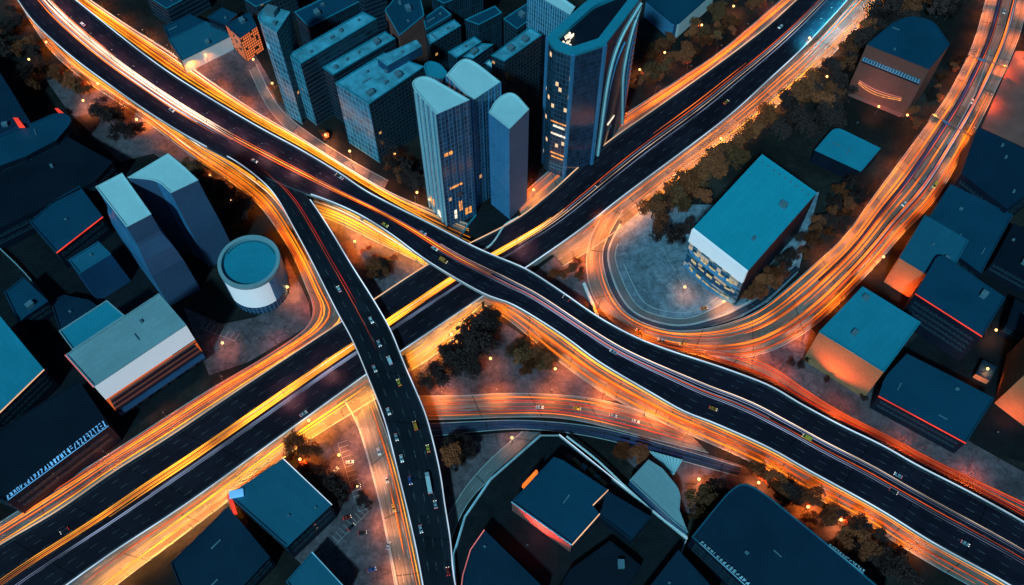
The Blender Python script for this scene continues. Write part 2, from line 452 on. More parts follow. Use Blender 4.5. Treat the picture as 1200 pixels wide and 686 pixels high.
def leaf_mat(name, c):
    m, nn, ll, b = newmat(name)
    tc = nn.new('ShaderNodeTexCoord')
    n1 = N(nn, 'ShaderNodeTexNoise'); n1.inputs['Scale'].default_value = 0.5; n1.inputs['Detail'].default_value = 3
    ll.new(tc.outputs['Object'], n1.inputs['Vector'])
    oi = nn.new('ShaderNodeObjectInfo')
    s = math_node(nn, ll, 'MULTIPLY', math_node(nn, ll, 'MULTIPLY_ADD', n1.outputs[0], 1.6, 0.25), math_node(nn, ll, 'MULTIPLY_ADD', oi.outputs['Random'], 0.7, 0.65))
    vm = N(nn, 'ShaderNodeVectorMath', operation='SCALE'); vm.inputs[0].default_value = c; ll.new(s, vm.inputs[3])
    ll.new(vm.outputs[0], b.inputs['Base Color'])
    b.inputs['Roughness'].default_value = 0.7
    b.inputs['Specular IOR Level'].default_value = 0.2
    return m


LEAF = [leaf_mat('leaf_brown', (0.30, 0.062, 0.022)), leaf_mat('leaf_olive', (0.18, 0.055, 0.02)), leaf_mat('leaf_dark', (0.055, 0.021, 0.018))]
PAINT = {k: surf('car_paint_' + k, c, 0.3, 0.04, 1.0, spec=0.7) for k, c in
         dict(white=(.7, .7, .7), silver=(.4, .42, .45), black=(.02, .02, .022), red=(.45, .03, .02), orange=(.7, .22, .03), yellow=(.75, .42, .05), blue=(.03, .10, .3)).items()}


# ------------------------------------------------------------------ roads
def catmull(pts, n):
    pts = [Vector(p) for p in pts]
    P = [pts[0] * 2 - pts[1]] + pts + [pts[-1] * 2 - pts[-2]]
    dense = []
    for i in range(1, len(P) - 2):
        for k in range(12):
            t = k / 12
            p0, p1, p2, p3 = P[i - 1:i + 3]
            dense.append(0.5 * ((2 * p1) + (p2 - p0) * t + (2 * p0 - 5 * p1 + 4 * p2 - p3) * t * t + (3 * p1 - p0 - 3 * p2 + p3) * t ** 3))
    dense.append(pts[-1])
    # smooth survey jitter
    for _ in range(10):
        dense = [dense[0]] + [(dense[i - 1] + dense[i] * 2 + dense[i + 1]) / 4 for i in range(1, len(dense) - 1)] + [dense[-1]]
    L = [0.0]
    for a, b in zip(dense, dense[1:]): L.append(L[-1] + (b - a).length)
    out, j = [], 0
    for i in range(n):
        s = L[-1] * i / (n - 1)
        while j < len(L) - 2 and L[j + 1] < s: j += 1
        t = (s - L[j]) / max(1e-9, L[j + 1] - L[j])
        out.append(dense[j].lerp(dense[j + 1], t))
    return out


class Strip:
    def __init__(s, Lp, Rp, z=0.05, z1=None, n=None):
        z1 = z if z1 is None else z1
        n = n or 90

        def zz(i, m): return z + (z1 - z) * i / max(1, m - 1)
        s.L = catmull([W(x, y, zz(i, len(Lp))) for i, (x, y) in enumerate(Lp)], n)
        s.R = catmull([W(x, y, zz(i, len(Rp))) for i, (x, y) in enumerate(Rp)], n)
        for i in range(n):
            s.L[i].z = s.R[i].z = zz(i, n)
        s.n = n
        s.U = [0.0]
        for i in range(1, n):
            s.U.append(s.U[-1] + ((s.L[i] + s.R[i]) / 2 - (s.L[i - 1] + s.R[i - 1]) / 2).length)
        s.len = s.U[-1]
        s.w = sum((a - b).length for a, b in zip(s.L, s.R)) / n

    def at(s, f, t):
        x = max(0, min(0.99999, f)) * (s.n - 1)
        i = int(x); k = x - i
        return s.L[i].lerp(s.L[i + 1], k).lerp(s.R[i].lerp(s.R[i + 1], k), t)

    def dir(s, f, t=0.5):
        return (s.at(min(1, f + 0.01), t) - s.at(max(0, f - 0.01), t)).normalized()

    def surface(s, name, mat, dz=0.0, parent=None, thick=0.0):
        mb = MB()
        for i in range(s.n - 1):
            a, b, c, d = s.L[i], s.R[i], s.R[i + 1], s.L[i + 1]
            off = Vector((0, 0, dz))
            f = [a + off, b + off, c + off, d + off]
            uv = [(s.U[i], 0), (s.U[i], 1), (s.U[i + 1], 1), (s.U[i + 1], 0)]
            nrm = (f[1] - f[0]).cross(f[3] - f[0])
            if nrm.z < 0: f, uv = f[::-1], uv[::-1]
            mb.face(f, uv)
        return mb.build(name, mat, parent)

    def ribbon(s, name, mat, t, w, z0, z1, f0=0.0, f1=1.0, parent=None, skip=None, wob=0.0, taper=False, ph=0.0, build=True, mb=None):
        """a bar of width w metres running along the road at offset t (0 left .. 1 right), from z0 to z1 above the road"""
        mb = mb or MB()
        n = max(4, int(s.n * (f1 - f0)))
        ring = []
        for i in range(n + 1):
            f = f0 + (f1 - f0) * i / n
            tt = t + wob * math.sin(f * 9 + ph)
            p = s.at(f, tt)
            d = (s.at(min(1, f + .006), tt) - s.at(max(0, f - .006), tt)); d.z = 0
            q = Vector((-d.y, d.x, 0)).normalized() * w / 2
            if taper: q *= max(0.15, min(1, 6 * min(i / n, 1 - i / n)))
            ring.append((p - q + Vector((0, 0, z0)), p + q + Vector((0, 0, z0)), p + q + Vector((0, 0, z1)), p - q + Vector((0, 0, z1)), f))
        for a, b in zip(ring, ring[1:]):
            if skip and skip(a[4]): continue
            for i in range(4):
                j = (i + 1) % 4
                mb.face([a[j], a[i], b[i], b[j]][::-1], [(a[4], 0), (a[4], 1), (b[4], 1), (b[4], 0)])
        mb.face(list(ring[0][:4])); mb.face(list(ring[-1][:4])[::-1])
        return mb.build(name, mat, parent) if build else mb


def deck(S, name, label, road, strips=('strip_white', 'strip_white'), skipL=None, skipR=None, thick=1.8, piers=True, no_pier=None, par=1.0, solid=False):
    """an elevated carriageway: slab, road surface, parapets, light strips and piers"""
    root = S.surface(name, M[road])
    tag(root, label, None, None, 'structure')
    mb = MB()
    for i in range(S.n - 1):
        a, b, c, d = S.L[i], S.R[i], S.R[i + 1], S.L[i + 1]
        lo = [Vector((p.x, p.y, (-0.2 if solid else p.z - thick))) for p in (a, b, c, d)]
        e = Vector((0, 0, -0.03))
        mb.face([a + e, d + e, lo[3], lo[0]]); mb.face([c + e, b + e, lo[1], lo[2]]); mb.face([lo[0], lo[3], lo[2], lo[1]])
    mb.build('slab', M['concrete'], root)
    for t, sk, st in ((0.0, skipL, strips[0]), (1.0, skipR, strips[1])):
        pr = S.ribbon('parapet', M['kerb'], t, 0.5, 0.0, par, skip=sk, parent=root)
        if st:
            S.ribbon('light_strip', M[st], t, 0.62, par + 0.02, par + 0.16, skip=sk, parent=pr)
    if piers and not solid:
        k = int(S.len / 32)
        for i in range(1, k):
            f = i / k
            c = S.at(f, 0.5)
            if no_pier and no_pier(c): continue
            for t in (0.25, 0.75):
                p = S.at(f, t)
                pm = MB(); pm.tube((p.x, p.y, -0.3), (p.x, p.y, p.z - thick), 1.1, 1.3, 10)
                pm.build('pier', M['pier'], root)
    return root


def patch(name, pts, mat, z, label=None):
    P = [W(x, y, z) for x, y in pts]
    mb = MB(); 
    ar = sum(P[i].x * P[(i + 1) % len(P)].y - P[(i + 1) % len(P)].x * P[i].y for i in range(len(P)))
    if ar < 0: P = P[::-1]
    mb.face(P)
    o = mb.build(name, M[mat])
    return tag(o, label, None, None, 'structure')


# ground: one sheet
g = MB(); g.face([(-3500, -3000, 0), (3500, -3000, 0), (3500, 4500, 0), (-3500, 4500, 0)])
tag(g.build('ground', M['ground']), 'dark uneven city ground', None, None, 'structure')

# paved areas
patch('pavement', [(55, 95), (95, 82), (185, 150), (250, 205), (215, 205), (180, 180), (140, 190), (78, 128)], 'pave_pink', 0.03, 'pale pavement below the upper highway')
patch('pavement', [(215, 70), (285, 40), (320, 100), (352, 155), (400, 190), (450, 215), (445, 222), (330, 150), (225, 85)], 'pave_pink', 0.03, 'pavement north of the highway before the towers')
patch('pavement', [(335, 300), (362, 355), (365, 380), (290, 425), (245, 440), (215, 360), (260, 380), (300, 372), (332, 350)], 'pave_pink', 0.03, 'pavement round the round building')
patch('pavement', [(430, 468), (490, 690), (385, 690), (330, 640), (395, 590), (345, 525)], 'pave_pink', 0.03, 'pale car park under the ramp')
patch('pavement', [(470, 440), (560, 360), (600, 385), (730, 470), (600, 465), (492, 470)], 'pave_pink', 0.03, 'pavement between the crossing highways')
patch('pavement', [(365, 240), (505, 308), (437, 355), (400, 300)], 'pave_pink', 0.034, 'paving in the triangle between the highways')
patch('pavement', [(495, 515), (620, 505), (528, 610)], 'pave_pink', 0.03, 'paving beside the ramp')
patch('pavement', [(860, 420), (950, 385), (1010, 440), (1140, 520), (1230, 570), (1230, 615), (1034, 520), (930, 455)], 'pave_pink', 0.034, 'pavement south of the loop road')
patch('pavement', [(625, 320), (690, 270), (725, 245), (700, 300), (705, 350), (740, 390), (670, 350)], 'pave_pink', 0.034, 'ground between lower highway and loop')
patch('parking_lot', [(708, 300), (722, 262), (760, 240), (840, 240), (960, 225), (935, 320), (900, 354), (868, 372), (835, 382), (788, 386), (744, 372), (722, 350), (708, 318)], 'pave_blue', 0.05, 'curved grey parking lot inside the loop road')
patch('pavement', [(1190, 60), (1215, 60), (1215, 180), (1150, 150)], 'wall_red', 0.03, 'reddish paved yard')
patch('pavement', [(740, 505), (900, 555), (1000, 620), (960, 640), (800, 600), (735, 540)], 'pave_pink', 0.026, 'ground below the lower right slip road')

A_L = [(-5, -30), (15, -8), (40, 27), (84, 67), (124, 97), (181, 137), (240, 172), (300, 203), (350, 224), (380, 234), (421, 252), (461, 277), (501, 307), (568, 346), (600, 357), (660, 394), (700, 424), (761, 460), (801, 483), (835, 496), (900, 525), (940, 548), (984, 572), (1034, 600), (1088, 634), (1135, 660), (1182, 686), (1260, 735)]
A_R = [(50, -30), (78, -8), (115, 22), (168, 64), (215, 97), (298, 147), (350, 175), (400, 205), (434, 228), (508, 265), (555, 290), (590, 305), (620, 318), (664, 347), (700, 372), (744, 396), (788, 413), (841, 430), (900, 452), (934, 472), (984, 499), (1034, 523), (1074, 546), (1135, 577), (1200, 613), (1280, 662)]
SA = Strip(A_L, A_R, 12, n=160)
C_L = [(235, 169), (270, 186), (300, 207), (323, 230), (344, 267), (367, 310), (394, 364), (414, 401), (434, 449), (451, 493), (464, 543), (478, 600), (488, 644), (500, 710)]
C_R = [(300, 175), (335, 205), (360, 230), (387, 270), (411, 310), (437, 351), (458, 388), (474, 428), (488, 460), (501, 493), (515, 550), (521, 590), (528, 634), (531, 670), (538, 710)]
SC = Strip(C_L, C_R, 11.85, 10.0, n=110)
B_T = [(-60, 680), (0, 639), (67, 600), (134, 553), (201, 511), (282, 456), (400, 378), (437, 353), (501, 311), (555, 284), (605, 258), (644, 228), (680, 195), (714, 166), (764, 131), (808, 100), (855, 66), (900, 31), (934, 0), (970, -32)]
B_B = [(20, 728), (79, 686), (134, 647), (188, 612), (235, 580), (300, 533), (397, 463), (429, 440), (471, 412), (566, 348), (620, 312), (680, 270), (731, 230), (814, 168), (861, 131), (900, 95), (944, 54), (994, 0), (1025, -35)]
SB = Strip(B_T, B_B, 5, n=150)


def px(p):
    v = Vector(p) - cam.location
    y, z = v.y * cp + v.z * sp, -v.y * sp + v.z * cp
    return 600 + FPX * v.x / -z, 343 - FPX * y / -z


def in_b(c):
    x, y = px(Vector((c.x, c.y, 5)))
    return any((SB.at(i / 60, .5) - Vector((c.x, c.y, 5))).length < 30 for i in range(61))


deck(SA, 'upper_highway', 'dark upper highway running north-west to south-east', 'deck_road', skipL=lambda f: 240 < px(SA.at(f, 0))[0] < 358, no_pier=in_b)
deck(SC, 'ramp_road', 'dark ramp curving south from the upper highway', 'ramp_road', skipL=lambda f: f < 0.06, skipR=lambda f: px(SC.at(f, 1))[1] < 232, no_pier=in_b)
deck(SB, 'lower_highway', 'dark lower highway passing under both bridges', 'low_road', solid=True, strips=('strip_warm', 'strip_white'), par=0.9)

ROADS = {}


def road(key, Lp, Rp, mat, z, label, n=90, kerb=True):
    S = Strip(Lp, Rp, z, n=n)
    o = S.surface('road', M[mat])
    tag(o, label, None, None, 'structure')
    if kerb:
        for t in (0.0, 1.0):
            S.ribbon('kerb', M['kerb'], t, 0.35, -0.05, 0.13, parent=o)
    ROADS[key] = S
    return S


road('E', [(15, -10), (35, 24), (58, 58), (88, 86), (124, 111), (160, 134), (187, 154), (230, 187), (270, 213), (300, 237), (320, 262), (343, 299), (358, 335), (367, 358), (364, 378), (345, 396), (300, 425), (235, 463), (134, 528), (67, 570), (-60, 650)],
     [(30, -10), (60, 32), (95, 68), (130, 95), (187, 133), (240, 172), (275, 192), (308, 215), (332, 238), (354, 275), (376, 318), (396, 356), (405, 372), (390, 388), (345, 415), (290, 449), (201, 508), (134, 550), (67, 597), (-60, 676)],
     'front_road', 0.06, 'orange lit frontage road curving below the upper highway', n=130)
road('F', [(60, -34), (98, -6), (150, 30), (200, 61), (250, 97), (300, 131), (350, 160), (400, 192), (454, 224), (505, 246), (548, 262)],
     [(40, -30), (75, -6), (125, 28), (168, 60), (215, 93), (298, 143), (350, 171), (400, 201), (444, 228), (505, 262), (552, 286)],
     'front_road', 0.06, 'orange lit frontage road north of the upper highway')
road('FB', [(605, 235), (640, 203), (680, 173), (714, 146), (740, 129), (808, 85), (855, 52), (940, -22)],
     [(612, 258), (650, 222), (690, 186), (720, 160), (764, 130), (808, 99), (855, 65), (960, -22)],
     'front_road', 0.07, 'frontage road north of the lower highway')
road('FS', [(640, 292), (680, 264), (731, 224), (814, 162), (861, 125), (900, 89), (944, 50), (1018, -30)],
     [(660, 312), (699, 288), (749, 250), (829, 187), (876, 151), (919, 117), (969, 71), (1050, -15)],
     'front_road', 0.07, 'amber lit frontage road south of the lower highway')
road('TA', [(365, 228), (400, 240), (440, 262), (480, 290), (508, 306)], [(372, 252), (400, 263), (440, 283), (480, 302), (500, 313)],
     'front_road', 0.08, 'orange road in the triangle under the upper highway')
road('G', [(562, 338), (600, 350), (660, 387), (700, 417), (761, 453), (801, 476), (835, 490), (900, 519), (940, 541), (984, 565), (1034, 593), (1088, 627), (1182, 680), (1230, 712)],
     [(568, 358), (600, 378), (650, 420), (700, 456), (740, 478), (790, 502), (830, 519), (900, 551), (950, 580), (1020, 617), (1050, 637), (1101, 667), (1160, 700), (1200, 728)],
     'front_road', 0.09, 'orange lit slip road south of the upper highway', n=120)
road('H', [(486, 464), (540, 464), (600, 461), (680, 465), (740, 478), (800, 500)], [(494, 492), (545, 491), (600, 489), (667, 491), (750, 511), (830, 531)],
     'front_road', 0.075, 'orange lit connector joining the slip road')
road('I', [(498, 497), (560, 494), (620, 493), (700, 501), (780, 522), (870, 548)], [(503, 512), (560, 506), (620, 503), (700, 513), (780, 535), (864, 558)],
     'navy_road', 0.06, 'dark narrow road under the orange connector')
road('J', [(417, 488), (430, 535), (447, 600), (466, 705)], [(436, 462), (460, 530), (478, 600), (500, 705)],
     'front_road', 0.07, 'orange lit road beside the ramp')
road('D', [(1166, -40), (1155, 0), (1141, 50), (1115, 104), (1088, 144), (1024, 230), (990, 277), (950, 314), (900, 357), (868, 374), (835, 384), (788, 388), (744, 374), (721, 351), (708, 317), (708, 287), (730, 246)],
     [(1216, -40), (1205, 0), (1192, 50), (1158, 124), (1135, 168), (1098, 232), (1060, 272), (1027, 310), (960, 378), (900, 413), (850, 420), (800, 413), (745, 396), (712, 372), (692, 340), (687, 305), (695, 272), (716, 238)],
     'loop_road', 0.08, 'broad orange lit loop road', n=130)
road('FR', [(800, 408), (850, 414), (900, 428), (940, 455), (984, 483), (1034, 508), (1100, 543), (1200, 590), (1280, 628)],
     [(790, 408), (841, 424), (900, 446), (934, 466), (984, 493), (1034, 517), (1074, 540), (1135, 571), (1200, 607), (1280, 656)],
     'front_road', 0.1, 'red lit frontage road north of the right highway')
road('BS', [(60, 700), (134, 642), (188, 607), (235, 575), (300, 528), (397, 458), (436, 430)], [(112, 706), (141, 682), (200, 638), (265, 589), (300, 562), (350, 524), (395, 495), (446, 464)],
     'front_road', 0.085, 'bright amber frontage road south of the lower highway')
road('BT', [(470, 408), (510, 380), (562, 342)], [(482, 434), (515, 412), (566, 366)], 'front_road', 0.085, 'short amber road under the bridges')
road('K', [(521, 612), (545, 572), (575, 538), (612, 506)], [(528, 634), (542, 600), (562, 573), (600, 540), (634, 507)], 'side_road', 0.07, 'pale side road curving to the ramp')
road('S', [(300, 75), (330, 130), (395, 178), (455, 212)], [(292, 82), (322, 138), (388, 190), (450, 222)], 'side_road', 0.07, 'side street before the towers')
# dark plaza by the towers, and the low wall that curves along it
patch('plaza', [(541, 283), (552, 249), (600, 246), (610, 256), (585, 274), (560, 291)], 'pave_dark', 0.11, 'dark plaza under the towers')

for pts_, z_, lb_ in (([(1060, 300), (1260, 250), (1260, 560), (1160, 530), (1020, 445), (1090, 380)], .02, 'ground painted dark as unlit between the right hand roofs'),
                   ([(-80, 150), (130, 160), (230, 290), (245, 350), (215, 350), (240, 440), (130, 520), (-80, 620)], .02, 'ground painted dark as unlit between the left hand roofs')):
    patch('pavement', pts_, 'pave_dark', z_, lb_)  # near-black sheet stands in for unlit ground; darkness put into its colour
# islands and kerb arcs of the parking lot
for off, wd, mt, f1_, dz in ((-0.20, 3.4, 'navy_road', .985, .0), (-0.34, 1.1, 'kerb', .98, .06), (-0.62, 4.5, 'side_road', .96, .0), (-0.80, .6, 'kerb', .95, .06), (-1.25, .5, 'kerb', .92, .06)):
    o = ROADS['D'].ribbon('kerb' if mt == 'kerb' else 'lane', M[mt], off, wd, -.04, .0 + dz + (.012 if mt != 'kerb' else .04), .62 if off > -1 else .68, f1_)
    tag(o, 'curved band of the parking lot', None, None, 'structure')


def bays(x0, y0, x1, y1, n, ln, label):
    a, b = W(x0, y0, .0), W(x1, y1, .0); d = (b - a).normalized(); q = Vector((-d.y, d.x, 0))
    mb = MB()
    for i in range(n + 1):
        p = a.lerp(b, i / n) + q * ln / 2
        mb.box((p.x, p.y, .075), (ln, .16, .02), math.atan2(q.y, q.x))
    m_ = (a + b) / 2; mb.box((m_.x, m_.y, .07), ((b - a).length, .16, .02), math.atan2(d.y, d.x))
    tag(mb.build('marking', M['kerb'], None), label, None, None, 'structure')


bays(396, 520, 420, 600, 14, 5, 'painted parking bays of the car park')
bays(392, 640, 432, 600, 9, 5, 'painted parking bays low in the car park')
bays(750, 300, 790, 345, 9, 5, 'painted bays in the curved parking lot')
bays(775, 290, 800, 335, 8, 5, 'second painted bays in the curved parking lot')
bays(235, 385, 275, 400, 7, 5, 'painted bays before the round building')

# ------------------------------------------------------------------ light trails
def trails(S, n, t0, t1, mats, label, group, w=(0.25, 0.7), f=(0.0, 1.0), part=0.5, z=0.5, wob=0.004):
    for i in range(n):
        t = t0 + (t1 - t0) * (i + 0.5 + uni(-.4, .4)) / n
        a, b = f
        if rnd() < part:
            a = uni(f[0], f[0] + (f[1] - f[0]) * .5); b = uni(a + (f[1] - f[0]) * .25, f[1])
        mat = random.choice(mats)
        ww = uni(*w)
        o = S.ribbon('light_trail', M[mat], t, ww, z, z + 0.12, a, min(b, 1), wob=uni(-wob, wob), ph=uni(0, 6), taper=True)
        tag(o, label, 'light trail', group)


OR = ['t_orange', 't_orange', 't_amber', 't_deep', 't_deep', 't_amber', 't_white']
OD = ['t_orange', 't_deep', 't_deep', 't_orange', 't_red']
trails(ROADS['E'], 8, .05, .92, OR, 'orange light trail on the frontage road curving below the upper highway', 'orange trails on the curved frontage road', w=(.3, 1.0), part=.5)
trails(ROADS['E'], 7, .1, .95, OR, 'orange light trail on the frontage road beside the ramp', 'orange trails beside the ramp bend', w=(.3, .9), f=(0.0, .58), part=.35)
trails(ROADS['E'], 9, .0, .95, OD, 'deep orange light trail on the lower left frontage road', 'deep orange trails lower left', w=(.25, .7), f=(.58, 1), part=.35)
trails(ROADS['F'], 11, .05, .95, OR, 'orange light trail on the frontage road north of the upper highway', 'orange trails north of the upper highway', w=(.35, 1.1), part=.4)
trails(ROADS['FB'], 7, .1, .95, OD, 'orange light trail on the frontage road north of the lower highway', 'orange trails north of the lower highway', w=(.3, .8), part=.5)
trails(ROADS['FS'], 5, .1, .8, ['t_amber', 't_orange', 't_orange'], 'amber light trail between the lower highway and the tree belt', 'amber trails by the tree belt', w=(.3, .8), part=.6)
trails(ROADS['TA'], 7, .05, .9, ['t_amber', 't_orange', 't_white', 't_amber'], 'amber light trail in the triangle between the highways', 'amber trails in the triangle', w=(.3, .9), part=.4)
trails(ROADS['G'], 12, .05, .9, ['t_orange', 't_orange', 't_amber', 't_deep', 't_white'], 'orange light trail on the slip road south of the upper highway', 'orange trails on the slip road', w=(.3, 1.0), part=.55)
trails(ROADS['H'], 6, .1, .9, OD, 'deep orange light trail on the connector road', 'orange trails on the connector', w=(.2, .6), part=.6)
trails(ROADS['I'], 3, .2, .9, ['t_blue', 't_cool'], 'blue light trail on the dark narrow road', 'blue trails on the narrow road', w=(.2, .4), part=.3)
trails(ROADS['J'], 5, .45, .95, ['t_orange', 't_amber', 't_deep'], 'orange light trail on the road beside the ramp', 'trails beside the ramp foot', w=(.2, .6), part=.5)
for t_, f1_ in ((.34, .60), (.67, .56)):
    ROADS['D'].ribbon('lane', M['navy_road'], t_, 3.6, .02, .05, 0, f1_, parent=[o for o in bpy.data.objects if o.get('label') == 'broad orange lit loop road'][0])
trails(ROADS['D'], 10, .03, .97, ['t_deep', 't_orange', 't_deep'], 'orange light trail on the broad loop road', 'orange trails on the loop road', w=(.6, 1.6), part=.85)
trails(ROADS['D'], 3, .30, .38, ['t_blue', 't_cool', 't_blue'], 'blue light trail near the inner side of the loop road', 'inner blue trails of the loop road', w=(.2, .5), f=(0, .55), part=.3, z=.62)
trails(ROADS['D'], 3, .63, .71, ['t_blue', 't_cool', 't_blue'], 'blue light trail near the outer side of the loop road', 'outer blue trails of the loop road', w=(.2, .5), f=(0, .55), part=.3, z=.62)
trails(ROADS['FR'], 9, .0, .95, ['t_orange', 't_deep', 't_red', 't_deep', 't_red'], 'red orange light trail north of the right highway', 'red trails north of the right highway', w=(.2, .7), part=.6)
trails(ROADS['BS'], 8, .2, .95, ['t_amber', 't_orange', 't_amber', 't_deep'], 'amber light trail on the bright road south of the lower highway', 'amber trails lower left', w=(.3, .9), part=.6)
trails(ROADS['BT'], 4, .3, .9, ['t_amber', 't_orange'], 'amber light trail on the short road under the bridges', 'amber trails under the bridges', w=(.3, .9), part=.3)
# highway centre trails
trails(SA, 12, .36, .6, ['t_white', 't_white', 't_orange', 't_cool', 't_white'], 'white light trail in the middle of the upper highway', 'white trails of the upper highway', w=(.25, .8), f=(0.02, .30), part=.5)
trails(SA, 5, .42, .6, ['t_amber', 't_cool', 't_blue', 't_deep'], 'thin mixed light trail on the upper highway above the crossing', 'thin trails above the crossing', w=(.2, .5), f=(.28, .55), part=.5)
trails(SA, 7, .38, .62, ['t_white', 't_cool', 't_deep', 't_cool'], 'thin pale light trail on the upper highway toward the south-east', 'thin pale trails south-east', w=(.2, .42), f=(.5, 1), part=.3)
trails(SB, 6, .41, .50, ['t_amber', 't_amber', 't_white'], 'bright amber light trail before the bridges on the lower highway', 'bright amber trails of the lower highway', w=(.4, 1.0), f=(.2, .56), part=.3)
trails(SB, 6, .40, .53, ['t_amber', 't_orange', 't_amber', 't_orange'], 'amber light trail in the middle of the lower highway', 'amber trails of the lower highway', w=(.3, .8), f=(0, .5), part=.25)
trails(SB, 3, .56, .62, ['t_white', 't_cool', 't_white'], 'pale light trail beside the amber ones on the lower highway', 'pale trails of the lower highway', w=(.2, .4), f=(0, .5), part=.25)
trails(SB, 5, .36, .62, ['t_white', 't_amber', 't_deep', 't_cool', 't_orange'], 'thin light trail on the north-east half of the lower highway', 'thin trails of the north-east lower highway', w=(.2, .5), f=(.5, 1), part=.3)
trails(SC, 2, .42, .6, ['t_deep', 't_red'], 'faint red light trail along the middle of the ramp', 'red trails of the ramp', w=(.15, .3), f=(.1, .55), part=.3)

# ------------------------------------------------------------------ street lamps
def lamp_mesh():
    a = MB(); a.tube((0, 0, 0), (0, 0, 8.6), .14, .08, 8); a.tube((0, 0, 0), (0, 0, .5), .26, .22, 8)
    b = MB(); b.tube((0, 0, 8.5), (1.0, 0, 9.1), .07, .06, 6); b.tube((1.0, 0, 9.1), (2.1, 0, 9.25), .06, .05, 6)
    c = MB(); c.box((2.5, 0, 9.25), (1.0, .42, .2), taper=.8)
    d = MB(); d.box((2.5, 0, 9.12), (.8, .32, .06))
    return [('pole', a.mesh('pole', M['pole'])), ('arm', b.mesh('arm', M['pole'])), ('lamp_head', c.mesh('lamp_head', M['metal'])), ('lamp_glass', d.mesh('lamp_glass', M['lamp']))]


LAMP = lamp_mesh()
LAMP_AT = []
LD = {}


def lamp_light(key, energy, col):
    d = bpy.data.lights.new('lamp_light_' + key, 'SPOT'); d.energy = energy; d.color = col; d.shadow_soft_size = 0.35; d.spot_size = R(148); d.spot_blend = 0.9
    LD[key] = d


lamp_light('orange', 15000, (1.0, 0.225, 0.015))
lamp_light('amber', 13500, (1.0, 0.27, 0.022))
lamp_light('gold', 21000, (1.0, 0.36, 0.035))
lamp_light('loop', 15000, (1.0, 0.20, 0.012))
lamp_light('cyan', 34000, (0.02, 0.50, 0.75))
lamp_light('deep', 8000, (1.0, 0.15, 0.025))
lamp_light('warm', 12500, (1.0, 0.34, 0.10))
lamp_light('small', 4200, (1.0, 0.33, 0.11))
lamp_light('purple', 8500, (1.0, 0.40, 0.36))


def globe_meshes():
    a = MB(); a.tube((0, 0, 0), (0, 0, 7.6), .16, .1, 8); a.tube((0, 0, 7.5), (0, 0, 7.75), .35, .3, 10)
    bm = bmesh.new(); bmesh.ops.create_icosphere(bm, subdivisions=2, radius=0.75)
    for v in bm.verts: v.co.z += 8.4
    me = bpy.data.meshes.new('globe'); bm.to_mesh(me); bm.free(); me.materials.append(M['globe'])
    return a.mesh('pole', M['pole']), me


GLOBE = globe_meshes()


def globe_lamp(p, key, label):
    t = empty('street_lamp', p); tag(t, label, 'street lamp')
    LAMP_AT.append(Vector((p[0], p[1])))
    link('pole', GLOBE[0], t); link('globe', GLOBE[1], t)
    for dx in (0,):
        l = bpy.data.objects.new('lamp_light', LD[key]); COL.objects.link(l); l.parent = t; l.location = (0, 0, 7.4)
    l.location = (0.9, 0, 8.0)


def lamp(p, ang, key, label, group):
    if group is None: return globe_lamp(p, key, label)
    t = empty('street_lamp', p, ang)
    LAMP_AT.append(Vector((p[0] + 2.5 * math.cos(ang), p[1] + 2.5 * math.sin(ang))))
    tag(t, label, 'street lamp', group)
    hd = None
    for nm, me in LAMP:
        o = link(nm, me, hd if nm == 'lamp_glass' else t)
        if nm == 'lamp_head': hd = o
    l = bpy.data.objects.new('lamp_light', LD[key]); COL.objects.link(l); l.parent = t; l.location = (2.5, 0, 8.7)
    return t


def add_fill(x, y, tx, ty, e, label, tz=14, col=(1.0, 0.20, 0.05), z=0.1):  # added fill lights that brighten walls; no such fixture is known there
    p = W(x, y, z); q = W(tx, ty, tz)
    t = empty('fill_light', p); tag(t, label, 'fill_light')
    a = MB(); a.tube((0, 0, 0), (0, 0, 1.6), .12, .1, 6); a.build('post', M['pole'], t)
    a = MB(); a.box((0, 0, 1.8), (.9, .5, .5)); a.build('lamp_head', M['metal'], t)
    d = bpy.data.lights.new('fill_lamp', 'SPOT'); d.energy = e; d.color = col; d.spot_size = R(125); d.spot_blend = .7; d.shadow_soft_size = .5
    l = bpy.data.objects.new('fill_lamp', d); COL.objects.link(l); l.parent = t; l.location = (0, 0, 2.4)
    dd = Vector((q.x - p.x, q.y - p.y, tz - 2.4)); l.rotation_euler = (-dd).to_track_quat('Z', 'Y').to_euler()


def lamps(S, t, step, key, label, group, f=(0, 1), dz=0.0):
    n = max(1, int(S.len * (f[1] - f[0]) / step))
    for i in range(n):
        ff = f[0] + (f[1] - f[0]) * (i + .5) / n
        p = S.at(ff, t); q = S.at(ff, .5)
        x, y = px(p)
        if not (-60 < x < 1260 and -50 < y < 740): continue
        if S is SB and any((Vector((p.x, p.y)) - Vector(((_T.L[k] + _T.R[k]) / 2)[:2])).length < 24 for _T in (SA, SC) for k in range(_T.n)): continue
        a = math.atan2(q.y - p.y, q.x - p.x)
        lamp((p.x, p.y, p.z + dz), a, key, label, group)


